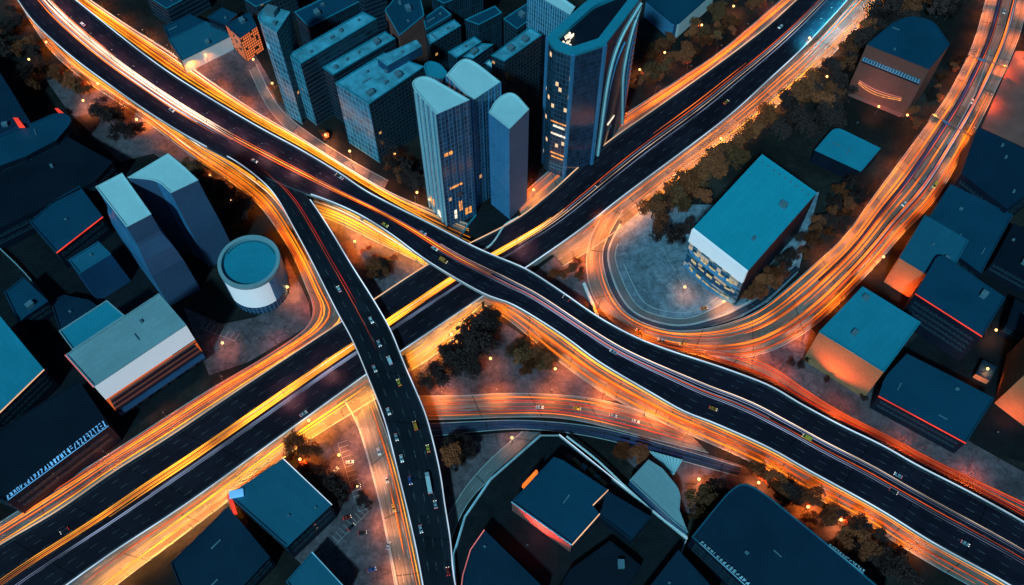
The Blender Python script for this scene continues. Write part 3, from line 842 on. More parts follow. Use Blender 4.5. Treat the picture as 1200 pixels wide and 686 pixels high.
lamps(ROADS['E'], -.06, 26, 'orange', 'street lamp on the outer kerb of the curved frontage road', 'lamps of the curved frontage road', f=(0, .58))
lamps(ROADS['E'], -.06, 34, 'deep', 'street lamp on the outer kerb of the lower left frontage road', 'lamps of the lower left frontage road', f=(.58, 1))
lamps(ROADS['F'], -.08, 24, 'orange', 'street lamp north of the upper highway', 'lamps north of the upper highway')
lamps(ROADS['FB'], -.08, 28, 'deep', 'street lamp north of the lower highway', 'lamps north of the lower highway')
lamps(ROADS['FS'], 1.02, 13, 'amber', 'street lamp between the lower highway and the tree belt', 'lamps by the tree belt')
lamps(ROADS['TA'], 1.05, 13, 'gold', 'street lamp in the triangle between the highways', 'lamps in the triangle')
lamps(ROADS['G'], 1.04, 24, 'orange', 'street lamp on the south kerb of the slip road', 'lamps of the slip road', f=(0, .85))
lamps(ROADS['H'], -.06, 28, 'orange', 'street lamp on the orange connector road', 'lamps of the connector')
lamps(ROADS['J'], -.06, 26, 'warm', 'street lamp between the car park and the road beside the ramp', 'lamps beside the ramp foot')
lamps(ROADS['D'], -.03, 22, 'loop', 'street lamp on the inner kerb of the loop road', 'lamps inside the loop road', f=(0, .60))
lamps(ROADS['D'], 1.1, 27, 'loop', 'street lamp outside the bend of the loop road', 'lamps of the loop bend', f=(.62, 1))
lamps(ROADS['D'], 1.03, 30, 'loop', 'street lamp on the outer kerb of the loop road', 'lamps outside the loop road', f=(0, .62))
lamps(ROADS['FR'], -.1, 34, 'deep', 'street lamp north of the right highway', 'lamps north of the right highway', f=(0, .8))
lamps(ROADS['BS'], 1.04, 13, 'gold', 'street lamp on the amber road south of the lower highway', 'lamps lower left')
lamps(ROADS['BT'], 1.04, 10, 'gold', 'street lamp on the short road under the bridges', 'lamps under the bridges')
lamps(SB, .99, 13, 'cyan', 'added cyan lamp making the glow at the top of the lower highway', 'added cyan lamps of the lower highway', f=(.86, .96))  # lamps added to make the cyan glow, whose source is unknown
lamps(SA, .5, 21, 'purple', 'street lamp on the median of the upper highway', 'lamps of the upper highway', f=(.02, .40))
lamps(SB, .5, 24, 'purple', 'street lamp on the median of the lower highway', 'lamps of the lower highway', f=(.24, .52))
for x, y, k, lb in ((322, 108, 'warm', 'street lamp at the foot of the curved blue tower'), (293, 58, 'warm', 'street lamp by the orange windowed building'),
                    (384, 168, 'warm', 'street lamp beside the side street left of the lattice block'), (412, 187, 'warm', 'street lamp beside the side street below the lattice block'),
                    (464, 190, 'small', 'street lamp in the trees by the lattice block'), (857, 18, 'warm', 'street lamp in the brown trees near the top edge'),
                    (777, 72, 'warm', 'upper street lamp in the brown trees beside the glass tower'), (748, 92, 'warm', 'lower street lamp in the brown trees beside the glass tower'),
                    (418, 292, 'amber', 'street lamp in the middle of the triangle'), (816, 568, 'warm', 'street lamp beside the small canopy'),
                    (942, 600, 'amber', 'street lamp beside the big rounded roof'), (103, 128, 'warm', 'street lamp on the pale pavement below the highway'),
                    (165, 150, 'warm', 'street lamp beside the dark tree below the highway'), (265, 410, 'small', 'street lamp beside the round building'),
                    (340, 345, 'warm', 'street lamp on the pavement east of the round building'), (365, 500, 'small', 'street lamp at the car park corner'),
                    (400, 540, 'warm', 'street lamp among the cars of the car park'), (575, 428, 'small', 'street lamp on the paving between the highways'),
                    (650, 440, 'small', 'street lamp beside the bushy trees between the highways'), (600, 520, 'small', 'street lamp beside the pale side road'),
                    (1198, 70, 'warm', 'street lamp in the reddish yard'), (1160, 395, 'small', 'street lamp in the yard behind the red edged roof'),
                    (1150, 440, 'small', 'street lamp in the yard above the lower right roof'), (1030, 310, 'orange', 'street lamp before the salmon wall'),
                    (975, 425, 'small', 'street lamp before the salmon walled block'), (1062, 345, 'small', 'street lamp between the two salmon walls'),
                    (1058, 145, 'small', 'street lamp behind the brown walled building'), (800, 345, 'small', 'street lamp before the glazed hall'),
                    (845, 362, 'warm', 'street lamp at the corner of the glazed hall'), (1025, 135, 'small', 'street lamp before the brown walled building'),
                    (800, 212, 'warm', 'street lamp inside the tree belt at its western end'), (842, 172, 'warm', 'street lamp in the middle of the tree belt'), (905, 135, 'warm', 'street lamp at the eastern end of the tree belt'),
                    (965, 100, 'warm', 'street lamp in the wood left of the brown building'), (945, 55, 'warm', 'upper street lamp in the wood left of the brown building'), (250, 215, 'warm', 'street lamp in the trees by the navy tower'),
                    (275, 245, 'small', 'lower street lamp in the trees by the navy tower'), (120, 108, 'small', 'street lamp on the bank below the highway'), (40, 80, 'small', 'lower street lamp in the dark trees top left'),
                    (530, 400, 'warm', 'street lamp in the dark trees between the highways'), (820, 40, 'warm', 'street lamp in the brown trees right of the upper one'), (980, 615, 'warm', 'street lamp in the brown trees below the slip road'),
                    (885, 572, 'warm', 'street lamp at the tip of the rounded roof'), (490, 235, 'small', 'street lamp in the trees left of the twin towers'), (355, 545, 'amber', 'street lamp in the orange lit trees'),
                    (380, 118, 'small', 'street lamp between the long slab and the lattice block'), (366, 60, 'small', 'street lamp between the city slabs'), (300, 80, 'small', 'street lamp left of the curved tower'), (245, 75, 'small', 'street lamp south of the white eaved hall'),
                    (655, 205, 'deep', 'street lamp at the foot of the glass tower'), (625, 232, 'orange', 'street lamp between the towers and the lower highway'),
                    (505, 243, 'small', 'street lamp at the foot of the blue twin towers'), (60, 60, 'small', 'street lamp in the dark trees top left')):
    lamp(W(x, y, 0.02), uni(0, 6.28), k, lb, None)

add_fill(958, 464, 990, 428, 44000, 'floodlight added to brighten the salmon wall of the large teal roof', 24)
add_fill(1046, 362, 1066, 320, 24000, 'floodlight added to brighten the tall salmon wall', 15)
add_fill(1168, 508, 1215, 440, 17000, 'floodlight added to brighten the salmon block at the right edge', 20)
add_fill(1004, 146, 1040, 110, 12000, 'floodlight added to brighten the brown walled building', 15, (1.0, .32, .22))
add_fill(618, 640, 636, 618, 60000, 'floodlight added to brighten the red wall on the podium', 13, (1.0, .12, .08), 5.5)
add_fill(1137, 470, 1130, 440, 12000, 'floodlight added to brighten the yard above the lower right roof', 5, (1.0, .30, .15))
# ------------------------------------------------------------------ buildings
FOOT = []
def inset(P, d):
    n = len(P); out = []
    for i in range(n):
        a, b, c = P[i - 1], P[i], P[(i + 1) % n]
        u = (b - a).normalized(); v = (c - b).normalized()
        nu, nv = Vector((-u.y, u.x)), Vector((-v.y, v.x))
        k = nu + nv
        den = 1 + nu.dot(nv)
        out.append(b + k * (d / max(den, 0.3)))
    return out


def inside(p, P):
    c = False
    for i in range(len(P)):
        a, b = P[i], P[i - 1]
        if (a.y > p.y) != (b.y > p.y) and p.x < (b.x - a.x) * (p.y - a.y) / (b.y - a.y) + a.x: c = not c
    return c


def round_poly(P, r, idx, n=6):
    out = []
    for i in range(len(P)):
        if i in idx:
            a, b, c = P[i - 1], P[i], P[(i + 1) % len(P)]
            p = b + (a - b).normalized() * min(r, (a - b).length * .45); q = b + (c - b).normalized() * min(r, (c - b).length * .45)
            for k in range(n + 1):
                t = k / n
                out.append(p * (1 - t) ** 2 + b * 2 * t * (1 - t) + q * t * t)
        else: out.append(P[i])
    return out


UNITS = []


def unit_meshes():
    a = MB(); a.box((0, 0, .8), (2.4, 1.6, 1.6)); a.tube((-.5, 0, 1.6), (-.5, 0, 1.75), .5, .5, 10); a.tube((.6, 0, 1.6), (.6, 0, 1.75), .5, .5, 10)
    b = MB(); b.box((0, 0, .55), (1.4, 1.4, 1.1)); b.tube((0, 0, 1.1), (0, 0, 1.6), .35, .35, 8)
    c = MB(); c.box((0, 0, 1.3), (4, 3, 2.6)); c.box((0, 0, 2.68), (4.3, 3.3, .15))
    d = MB(); d.box((0, 0, .5), (6, .7, .6)); d.box((-2.6, 0, .2), (.3, .5, .4)); d.box((2.6, 0, .2), (.3, .5, .4))
    return [m.mesh('roof_unit', M['unit']) for m in (a, b, c, d)]


UNITS = unit_meshes()


def building(name, label, pts, h, roof='roof_teal', wall='wall_dark', faces={}, units=2, parapet=0.7, cat='building', rr=None, glowe=None, skirt=None,
             bands=0, base=0.0, flare=None, split=None, group=None, pm=None, zroof=None, bandmat='glass_dark', unit_scale=1.0):
    """pts: roof corners in survey pixels at height h; faces: wall material by the compass side it looks to"""
    P3 = [W(x, y, h) for x, y in pts]
    P = [Vector((p.x, p.y)) for p in P3]
    if sum(P[i].x * P[(i + 1) % len(P)].y - P[(i + 1) % len(P)].x * P[i].y for i in range(len(P))) < 0:
        P = P[::-1]
    if rr:
        r, idx = rr
        # idx given as pixel corners: find nearest
        ii = []
        for (x, y) in idx:
            q = W(x, y, h); q = Vector((q.x, q.y))
            ii.append(min(range(len(P)), key=lambda k: (P[k] - q).length))
        P = round_poly(P, r, ii)
    n = len(P)
    cx = sum(p.x for p in P) / n; cy = sum(p.y for p in P) / n
    root = empty(name, (cx, cy, base))
    tag(root, label, cat, group)
    C = Vector((cx, cy))
    FOOT.append(P)
    Q = [p - C for p in P]
    prof = None
    if isinstance(flare, list): prof = flare; flare = flare[0][1]
    B = Q if not flare else [q * flare for q in Q]
    hh = h - base
    mats = [M[wall]]; names = {wall: 0}

    def mi(k):
        if k not in names: names[k] = len(mats); mats.append(M[k])
        return names[k]

    def side(i):
        d = Q[(i + 1) % n] - Q[i]; a = math.degrees(math.atan2(-d.x, d.y)) % 360   # outward normal angle
        return ['E', 'NE', 'N', 'NW', 'W', 'SW', 'S', 'SE'][int(((a + 22.5) % 360) // 45)]
    mb = MB(); u = 0.0
    for i in range(n):
        j = (i + 1) % n
        L = (Q[j] - Q[i]).length
        sd = side(i)
        mk = faces.get(sd, wall)
        levels = [(-0.3, 0.0, mk)] if False else None
        top = hh
        segs = [(-0.3, top, mk)]
        if split and sd in split: segs = []; 
        if split and sd in split:
            lo = -0.3
            for fz, mm in split[sd]:
                segs.append((lo, fz * hh, mm)); lo = fz * hh
        if prof:
            for (ka, sa_), (kb, sb_) in zip(prof, prof[1:]):
                a0, b0, a1, b1 = Q[i] * sa_, Q[j] * sa_, Q[i] * sb_, Q[j] * sb_
                z0, z1 = ka * hh, kb * hh
                mb.face([(a0.x, a0.y, z0), (b0.x, b0.y, z0), (b1.x, b1.y, z1), (a1.x, a1.y, z1)], [(u, z0), (u + L, z0), (u + L, z1), (u, z1)], mi(mk))
            u += L
            continue
        for z0, z1, mm in segs:
            k0, k1 = z0 / hh, z1 / hh
            a0, b0 = B[i].lerp(Q[i], max(0, k0)), B[j].lerp(Q[j], max(0, k0))
            a1, b1 = B[i].lerp(Q[i], k1), B[j].lerp(Q[j], k1)
            mb.face([(a0.x, a0.y, z0), (b0.x, b0.y, z0), (b1.x, b1.y, z1), (a1.x, a1.y, z1)], [(u, z0), (u + L, z0), (u + L, z1), (u, z1)], mi(mm))
        u += L
    wo = mb.build('wall', mats, root)
    zr = hh - parapet if parapet else hh
    I = inset(Q, 0.5) if parapet else Q
    e_ = max(range(n), key=lambda i: (Q[(i + 1) % n] - Q[i]).length); dv = (Q[(e_ + 1) % n] - Q[e_]).normalized()
    rm = MB(); rm.face([(p.x, p.y, zr) for p in I], [(p.dot(dv), p.x * -dv.y + p.y * dv.x) for p in I])
    ro = rm.build('roof', M[roof], root)
    if parapet:
        pb = MB()
        O = inset(Q, -0.12)
        for i in range(n):
            j = (i + 1) % n
            a, b, c, d = O[i], O[j], I[j], I[i]
            pb.face([(a.x, a.y, hh + .05), (b.x, b.y, hh + .05), (c.x, c.y, hh + .05), (d.x, d.y, hh + .05)])
            pb.face([(d.x, d.y, hh + .05), (c.x, c.y, hh + .05), (c.x, c.y, zr - .02), (d.x, d.y, zr - .02)])
            pb.face([(b.x, b.y, hh + .05), (a.x, a.y, hh + .05), (a.x, a.y, hh - .35), (b.x, b.y, hh - .35)])
        pb.build('parapet', M[pm or roof], root)
    area = abs(sum(P[i].x * P[(i + 1) % n].y - P[(i + 1) % n].x * P[i].y for i in range(n))) / 2
    if units == 0 and cat == 'building' and name in ('warehouse', 'office_block', 'hall', 'pavilion', 'small_hall') and area > 500:
        units = 2 if area < 1500 else 3; unit_scale = 0.8
    if not bands and wall in ('wall_dark', 'wall_navy') and name in ('warehouse', 'office_block', 'shed') and hh > 9 and not flare:
        bands = [(sd_, max(1, int(hh / 7)), .25, .85) for sd_ in ('S', 'SE', 'SW') if sd_ not in faces]
        bandmat = 'glass_city'
    # recessed glazing bands as separate storeys
    if bands:
        for sd, cnt, z0f, z1f in bands:
            for i in range(n):
                if side(i) != sd: continue
                j = (i + 1) % n
                L = (Q[j] - Q[i]).length
                if L < 6: continue
                d = (Q[j] - Q[i]).normalized(); nn_ = Vector((d.y, -d.x))
                for k in range(cnt):
                    zc = hh * (z0f + (z1f - z0f) * (k + .5) / cnt)
                    hgt = hh * (z1f - z0f) / cnt * .5
                    kk = zc / hh
                    mid = (B[i].lerp(Q[i], kk) + B[j].lerp(Q[j], kk)) / 2
                    bm = MB(); bm.box((mid.x + nn_.x * .06, mid.y + nn_.y * .06, zc), (L * .9, .24, hgt), math.atan2(d.y, d.x))
                    bm.build('window_band', M[bandmat], root)
    if glowe:
        for mat, sides in glowe:
            lb = MB()
            O = inset(Q, -0.16)
            got = False
            for i in range(n):
                if side(i) in sides:
                    j = (i + 1) % n; got = True
                    a, b = O[i], O[j]; d = (b - a).normalized(); nn_ = Vector((d.y, -d.x))
                    mid = (a + b) / 2
                    lb.box((mid.x + nn_.x * .2, mid.y + nn_.y * .2, hh - .1), ((b - a).length, .45, .5), math.atan2(d.y, d.x))
            if got: lb.build('light_strip', M[mat], root)
    # plant on the roof
    tries = 0; placed = []
    e = max(range(n), key=lambda i: (Q[(i + 1) % n] - Q[i]).length)
    ang = math.atan2((Q[(e + 1) % n] - Q[e]).y, (Q[(e + 1) % n] - Q[e]).x)
    xs = [p.x for p in Q]; ys = [p.y for p in Q]
    safe = inset(Q, 4.0)
    while len(placed) < units and tries < 200:
        tries += 1
        p = Vector((uni(min(xs), max(xs)), uni(min(ys), max(ys))))
        if not inside(p, safe) or not inside(p, Q) or any((p - q).length < 7 for q in placed): continue
        placed.append(p)
        o = link('roof_unit', random.choice(UNITS), root)
        o.location = (p.x, p.y, zr - .01); o.rotation_euler = (0, 0, ang + random.choice((0, math.pi / 2)))
        o.scale = (unit_scale,) * 3
    root['_n'] = n
    return root, Q, hh


# --- left side
building('warehouse', 'long curved blade of dark teal roof at the left edge', [(-30, 172), (20, 152), (61, 134), (75, 132), (86, 141), (66, 164), (30, 183), (-30, 205)], 22, 'roof_deep', 'wall_dark', units=0, rr=(8, [(75, 132), (86, 141)]))
building('warehouse', 'navy curved building above the blade roof', [(-40, 60), (-5, 78), (14, 108), (33, 140), (-5, 158), (-40, 170)], 24, 'roof_dark', 'wall_navy', units=0)
building('warehouse', 'widest near-black flat roof at the left below the blade roof', [(-40, 220), (78, 160), (132, 190), (112, 212), (60, 238), (-40, 288)], 18, 'roof_black', 'wall_dark', units=1)
building('warehouse', 'teal roof with a red strip along its lower edge', [(35, 261), (62, 236), (93, 218), (120, 254), (66, 296)], 18, 'roof_deep', 'wall_dark', units=1, glowe=[('strip_red', ('SE', 'S'))])
building('office_block', 'small square teal roof under the red strip roof', [(80, 305), (115, 283), (130, 298), (93, 321)], 30, 'roof_teal', 'wall_navy', units=1, flare=1.1)
building('office_block', 'small dark roof with a notch left of the grey hall', [(5, 343), (27, 325), (56, 353), (30, 371), (22, 378)], 14, 'roof_deep', 'wall_dark', units=1)
building('shed', 'very dark low roof between the small teal ones', [(59, 352), (75, 346), (105, 352), (118, 362), (70, 388)], 8, 'roof_dark', 'wall_dark', units=1)
building('office_block', 'teal roof tucked behind the grey hall', [(69, 388), (125, 352), (146, 370), (85, 410)], 30, 'roof_mid', 'wall_dark', units=0, pm='roof_grey')
building('hall', 'large grey roofed hall with white fascia above glowing orange slats', [(77, 416), (186, 344), (218, 381), (110, 453)], 40, 'roof_grey', 'wall_navy', faces={'SE': 'wall_white'}, split={'SE': [(.22, 'wall_dark'), (.58, 'glass_warm'), (1.0, 'wall_white_glow')]}, units=0, glowe=[('strip_pink', ('SW', 'W'))], pm='roof_grey')  # upper white fascia is brightened by an added glow
building('warehouse', 'teal roof cut by the left edge beside the grey hall', [(-60, 420), (0, 371), (51, 433), (-10, 492), (-60, 470)], 22, 'roof_mid', 'wall_dark', units=1, glowe=[('strip_warm', ('SE', 'S'))])
sg, sgQ, sgh = building('warehouse', 'near-black roof with a glowing blue sign along its edge', [(-60, 540), (92, 446), (128, 499), (9, 588), (-60, 560)], 20, 'roof_black', 'wall_dark', units=1)
building('tower', 'slim tower with sloping shoulders and pale blue top', [(112, 219), (143, 203), (177, 251), (148, 266)], 72, 'roof_sky', 'wall_slate', faces={'SW': 'wall_blue', 'W': 'wall_blue'}, units=0, flare=[(0, 1.42), (.45, 1.36), (.62, 1.22), (.74, 1.03), (.78, 1.0), (1, 1.0)], parapet=.5)  # bright south-west and darker other sides: light painted into the wall colours
building('tower', 'navy tower with folded pale roof beside the slim one', [(150, 208), (197, 180), (216, 196), (232, 211), (200, 226), (184, 211)], 74, 'roof_sky', 'wall_slate', faces={'SW': 'wall_blue', 'W': 'wall_blue'}, units=0, flare=[(0, 1.12), (.5, 1.08), (.8, 1.02), (1, 1.0)], parapet=.5, rr=(6, [(184, 211)]))  # lit and shaded sides told apart by wall colour, as on the slim tower
def hall_louvres():
    root = [o for o in bpy.data.objects if o.get('label', '').startswith('large grey roofed hall')][0]
    off = root.location; a, b = W(110, 453, 40) - off, W(218, 381, 40) - off
    d = (b - a).normalized(); nrm = Vector((d.y, -d.x, 0)); L = (b - a).length; m_ = (a + b) / 2
    for k in range(6):
        z = 9.6 + k * 2.35
        mb = MB(); mb.box((m_.x + nrm.x * .5, m_.y + nrm.y * .5, z), (L * (.99 - .01 * k), 1.3, .55), math.atan2(d.y, d.x)); mb.build('louvre', M['wall_brown' if k % 2 else 'wall_dark'], root)
    for k in range(9):
        p = a.lerp(b, (k + .5) / 9) + nrm * .4
        mb = MB(); mb.box((p.x, p.y, 4.2), (4.6, .5, 6.5), math.atan2(d.y, d.x)); mb.build('loading_door', M['metal' if k % 3 else 'wall_navy'], root)
    mb = MB(); mb.box((m_.x + nrm.x * 2, m_.y + nrm.y * 2, 8.3), (L * .98, 4, .5), math.atan2(d.y, d.x)); mb.build('canopy', M['wall_navy'], root)


hall_louvres()
# --- bottom left
building('warehouse', 'square deep teal roof by the amber road', [(268, 581), (331, 538), (388, 592), (336, 641)], 20, 'roof_teal', 'wall_dark', units=0, glowe=[('strip_white', ('NE', 'N'))])
building('warehouse', 'darker roof left of the square teal roof', [(200, 660), (267, 594), (316, 653), (278, 694), (215, 700)], 16, 'roof_dark', 'wall_dark', units=2)
building('warehouse', 'small teal roof with a cyan edge at the bottom', [(335, 682), (365, 648), (404, 690), (370, 722)], 14, 'roof_teal', 'wall_dark', units=0, glowe=[('strip_cyan', ('NE',))])
# --- centre north: towers and downtown
building('small_hall', 'teal roofed hall with white eaves by the highway', [(197, 46), (241, 25), (271, 42), (213, 71)], 12, 'roof_teal', 'wall_dark', faces={'SE': 'wall_white', 'S': 'wall_white'}, units=0)
building('small_hall', 'darker annex behind the white eaved hall', [(191, 31), (222, 17), (240, 25), (198, 45)], 10, 'roof_deep', 'wall_dark', units=1)
building('office_block', 'small teal roof behind the orange windowed building', [(243, 20), (260, 9), (278, 17), (264, 29)], 20, 'roof_deep', 'wall_dark', units=1)
building('office_block', 'low block with a grid of glowing orange windows', [(264, 29), (292, 14), (301, 31), (281, 45)], 22, 'roof_deep', 'glass_grid', units=1)
building('tower', 'curved cyan glass tower with a ragged crown', [(298, 22), (313, 6), (340, 14), (324, 38)], 82, 'roof_city', 'glass_cyan', faces={'SE': 'glass_city', 'E': 'glass_city'}, units=2, rr=(8, [(298, 22)]), unit_scale=1.6)
building('slab_block', 'long slab with a patched teal roof beside the curved tower', [(338, 64), (425, 14), (441, 22), (352, 75)], 57, 'roof_city', 'glass_rows', faces={'SW': 'glass_cyan'}, units=6, pm='roof_mid')
building('slab_block', 'middle slab with long bright teal roof', [(378, 79), (451, 37), (463, 45), (390, 88)], 45, 'roof_city', 'glass_rows', units=4, pm='roof_mid')
building('office_block', 'broad block with lattice glass side facing the highway', [(393, 97), (450, 62), (497, 78), (432, 122)], 56, 'roof_city', 'glass_dark', faces={'SW': 'glass_cyan', 'SE': 'glass_city'}, units=8, pm='roof_mid')
building('penthouse', 'raised teal roof on the broad lattice block', [(442, 68), (488, 47), (494, 54), (454, 77)], 62, 'roof_city', 'wall_navy', units=2, base=55)
T1 = building('tower', 'front twin tower with pale flat roof and vertical ribs', [(479, 97), (498, 87), (550, 117), (511, 134)], 105, 'roof_sky', 'glass_navy', faces={'SW': 'glass_blue', 'W': 'glass_blue'}, units=0, rr=(7, [(498, 87), (479, 97)]))  # brighter glass colour on the lit side, navy on the shaded ones
T2 = building('tower', 'tallest pale topped tower with a rounded back', [(523, 88), (541, 68), (555, 71), (586, 96), (565, 110), (553, 118)], 97, 'roof_sky', 'glass_navy', faces={'SW': 'glass_blue'}, units=0, rr=(10, [(541, 68), (555, 71)]))  # lit side gets the brighter glass colour here too
building('tower', 'small round topped tower behind the front twin', [(496, 76), (504, 71), (516, 75), (524, 85), (519, 93), (500, 88)], 78, 'roof_mid', 'glass_navy', units=0, rr=(5, [(504, 71), (516, 75), (496, 76)]))
T3 = building('tower', 'blue tower with curved roof nearest the lower highway', [(573, 132), (582, 115), (601, 106), (620, 128), (597, 151)], 86, 'roof_sky', 'wall_lilac', faces={'SW': 'wall_blue', 'W': 'wall_blue'}, units=0, rr=(9, [(582, 115), (601, 106)]))  # sunward side coloured brighter, shaded sides duller
CITY = [([(576, 65), (621, 32), (635, 41), (591, 72)], 62, 'long slab with paired teal roof strips left of the glass tower'),
        ([(543, 66), (565, 51), (578, 52), (554, 69)], 40, 'small teal roof directly behind the pale towers'),
        ([(525, 61), (556, 43), (564, 49), (535, 68)], 40, 'teal slab roof behind the tallest tower'),
        ([(500, 41), (532, 23), (540, 30), (504, 52)], 38, 'teal slab roof in the middle of the dark city rows'),
        ([(496, 22), (517, 7), (529, 17), (499, 35)], 42, 'short blue roof near the top of the city rows'),
        ([(545, 23), (580, 7), (588, 15), (561, 29)], 36, 'dim blue roof near the top edge'),
        ([(568, 74), (573, 70), (588, 80), (581, 84)], 45, 'tiny pale roof beside the tallest tower'),
        ([(451, 12), (464, -4), (492, -6), (497, 18), (468, 42)], 46, 'dark block with reddish side in the city rows'),
        ([(345, 14), (400, -12), (425, 0), (362, 32)], 34, 'dim slab roof behind the curved tower'),
        ([(590, 22), (630, -4), (645, 6), (606, 34)], 34, 'dark slab roof left of the glass tower crown'),
        ([(408, -14), (440, -26), (452, -12), (425, -2)], 40, 'dark roof cut by the top edge'),
        ([(505, -4), (550, -26), (566, -14), (520, 4)], 40, 'dark roof strip at the top edge'),
        ([(285, -2), (330, -24), (345, -12), (300, 8)], 26, 'dark roof behind the orange windowed building'),
        ([(170, -6), (215, -28), (240, -14), (195, 10)], 18, 'dark roof at the top left of the city')]
for i, (p, h, lb) in enumerate(CITY):
    building('slab_block', lb, p, h, 'roof_city' if i in (0, 1, 2, 3) else ('roof_deep' if i != 6 else 'roof_sky'), 'wall_red' if i == 7 else ('glass_city', 'glass_rows', 'glass_fins')[i % 3], units=3, pm='roof_mid')
building('slab_block', 'pale ribbed slab cut by the top edge', [(618, -12), (640, -16), (674, 8), (668, 17)], 70, 'roof_sky', 'glass_blue', units=0)
building('warehouse', 'dark roofed building with pale walls at the top edge', [(757, 2), (800, -30), (838, -10), (792, 31)], 14, 'roof_deep', 'wall_navy', faces={'SE': 'wall_white', 'SW': 'wall_blue'}, units=1, rr=(5, [(792, 31)]))
# glass tower with the rounded crown
GT, GQ, Gh = building('tower', 'smoked glass tower with rounded rim and lit rooms', [(640, 44), (650, 56), (672, 64), (709, 52), (753, -6), (735, -18), (690, 0)], 109, 'roof_black', 'glass_tower', faces={'SE': 'glass_smooth'}, units=0, rr=(5, [(640, 44), (690, 0)]), parapet=2.5, pm='roof_mid')
# --- right side
building('hall', 'broad bright teal roofed hall with white fascia and lit glazing', [(893, 181), (957, 226), (877, 317), (813, 267)], 40, 'roof_bright', 'wall_dark', faces={'SW': 'glass_hall'}, split={'SW': [(.7, 'glass_hall'), (1.0, 'wall_white')]}, units=2, parapet=.3)
building('office_block', 'brown walled building with domed teal roof', [(1016, 52), (1045, 28), (1066, 18), (1094, 24), (1113, 52), (1089, 81)], 45, 'roof_deep', 'wall_brown', units=0, rr=(7, [(1066, 18), (1094, 24)]))
building('pavilion', 'small teal roof between the hall and the brown building', [(979, 148), (1032, 174), (1009, 201), (955, 176)], 12, 'roof_mid', 'wall_dark', units=0, rr=(6, [(979, 148)]))
building('warehouse', 'uppermost dark teal roof beside the loop road', [(1146, 149), (1215, 182), (1222, 215), (1181, 245), (1127, 203)], 26, 'roof_dark', 'wall_dark', units=0)
building('warehouse', 'second dark teal roof beside the loop road', [(1114, 216), (1187, 252), (1150, 320), (1080, 268)], 22, 'roof_deep', 'wall_dark', units=0)
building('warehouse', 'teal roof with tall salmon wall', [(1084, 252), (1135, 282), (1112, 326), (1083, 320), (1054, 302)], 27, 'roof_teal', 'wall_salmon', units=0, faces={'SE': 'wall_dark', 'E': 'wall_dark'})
building('warehouse', 'dark teal roof with a red strip along its south-west edge', [(1101, 296), (1178, 349), (1151, 394), (1073, 344)], 31, 'roof_deep', 'wall_dark', units=1, rr=(6, [(1101, 296)]), glowe=[('strip_red', ('SW', 'S'))])
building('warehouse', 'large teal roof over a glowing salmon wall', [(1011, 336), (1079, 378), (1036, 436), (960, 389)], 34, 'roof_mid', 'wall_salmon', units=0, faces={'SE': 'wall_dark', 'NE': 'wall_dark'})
building('warehouse', 'lower right teal roof with a red edge', [(1063, 415), (1117, 442), (1165, 467), (1132, 519), (1030, 464), (1037, 442)], 16, 'roof_deep', 'wall_dark', units=0, rr=(5, [(1037, 442)]), glowe=[('strip_red', ('SW', 'S'))])
building('warehouse', 'salmon walled block cut by the right edge', [(1215, 380), (1260, 400), (1240, 470), (1200, 440)], 36, 'roof_deep', 'wall_salmon', units=0)
building('warehouse', 'black roofed block deep in the dark yard on the right', [(1188, 262), (1230, 285), (1210, 330), (1165, 305)], 14, 'roof_black', 'wall_dark', units=2)
building('warehouse', 'black roofed block by the right edge above the salmon block', [(1190, 350), (1230, 370), (1215, 400), (1180, 380)], 12, 'roof_black', 'wall_dark', units=1)
building('shed', 'small low shed in the lit yard on the right', [(1152, 422), (1168, 430), (1160, 446), (1144, 438)], 5, 'roof_dark', 'wall_salmon', units=0, parapet=.3)
# --- bottom centre
PODP = [(634, 510), (655, 510), (735, 575), (805, 632), (770, 720), (536, 720), (532, 650), (545, 606), (575, 562)]
building('podium', 'black podium with a pale lit rim curving beside the ramp', PODP, 6, 'pave_dark', 'wall_dark', units=0, parapet=.6, pm='kerb', glowe=[('strip_cyan', ('NW', 'W')), ('strip_white', ('NE',))], cat='podium')
building('office_block', 'teal roof with a red wall on the black podium', [(630, 556), (649, 536), (660, 540), (712, 574), (694, 592), (702, 602), (670, 638), (600, 588)], 20, 'roof_deep', 'wall_dark', faces={'SW': 'wall_red'}, units=1, base=5.4, glowe=[('strip_warm', ('SE',)), ('strip_cyan', ('SW',))], unit_scale=.9)
building('office_block', 'dark teal roof right of the red walled block', [(712, 576), (763, 606), (740, 633), (702, 604)], 14, 'roof_dark', 'wall_dark', units=0, base=5.4)
building('warehouse', 'teal roof with a curved pink edge at the bottom', [(568, 622), (640, 692), (625, 720), (538, 720), (543, 675), (552, 645)], 18, 'roof_dark', 'wall_dark', units=0, base=5.4, glowe=[('strip_pink', ('W', 'NW'))])
building('office_block', 'near-black roof on the podium beside the bottom edge', [(715, 634), (752, 664), (728, 700), (650, 700), (668, 668)], 12, 'roof_black', 'wall_dark', units=1, base=5.4)
building('warehouse', 'broad dark roof with a rounded top corner at the bottom right', [(811, 629), (862, 566), (885, 569), (970, 638), (1050, 705), (1020, 740), (925, 735)], 22, 'roof_dark', 'wall_dark', units=0, rr=(14, [(862, 566), (885, 569)]), pm='roof_teal')
building('pavilion', 'pale teal winged roof beside the small canopy', [(738, 563), (760, 539), (776, 549), (798, 576), (796, 598), (806, 624), (790, 612)], 12, 'roof_grey', 'wall_navy', units=0, rr=(5, [(798, 576)]), pm='roof_grey')
building('warehouse', 'dark blue roof at the bottom edge beside the rounded one', [(795, 645), (845, 700), (800, 730), (752, 700)], 16, 'roof_dark', 'wall_dark', units=0)

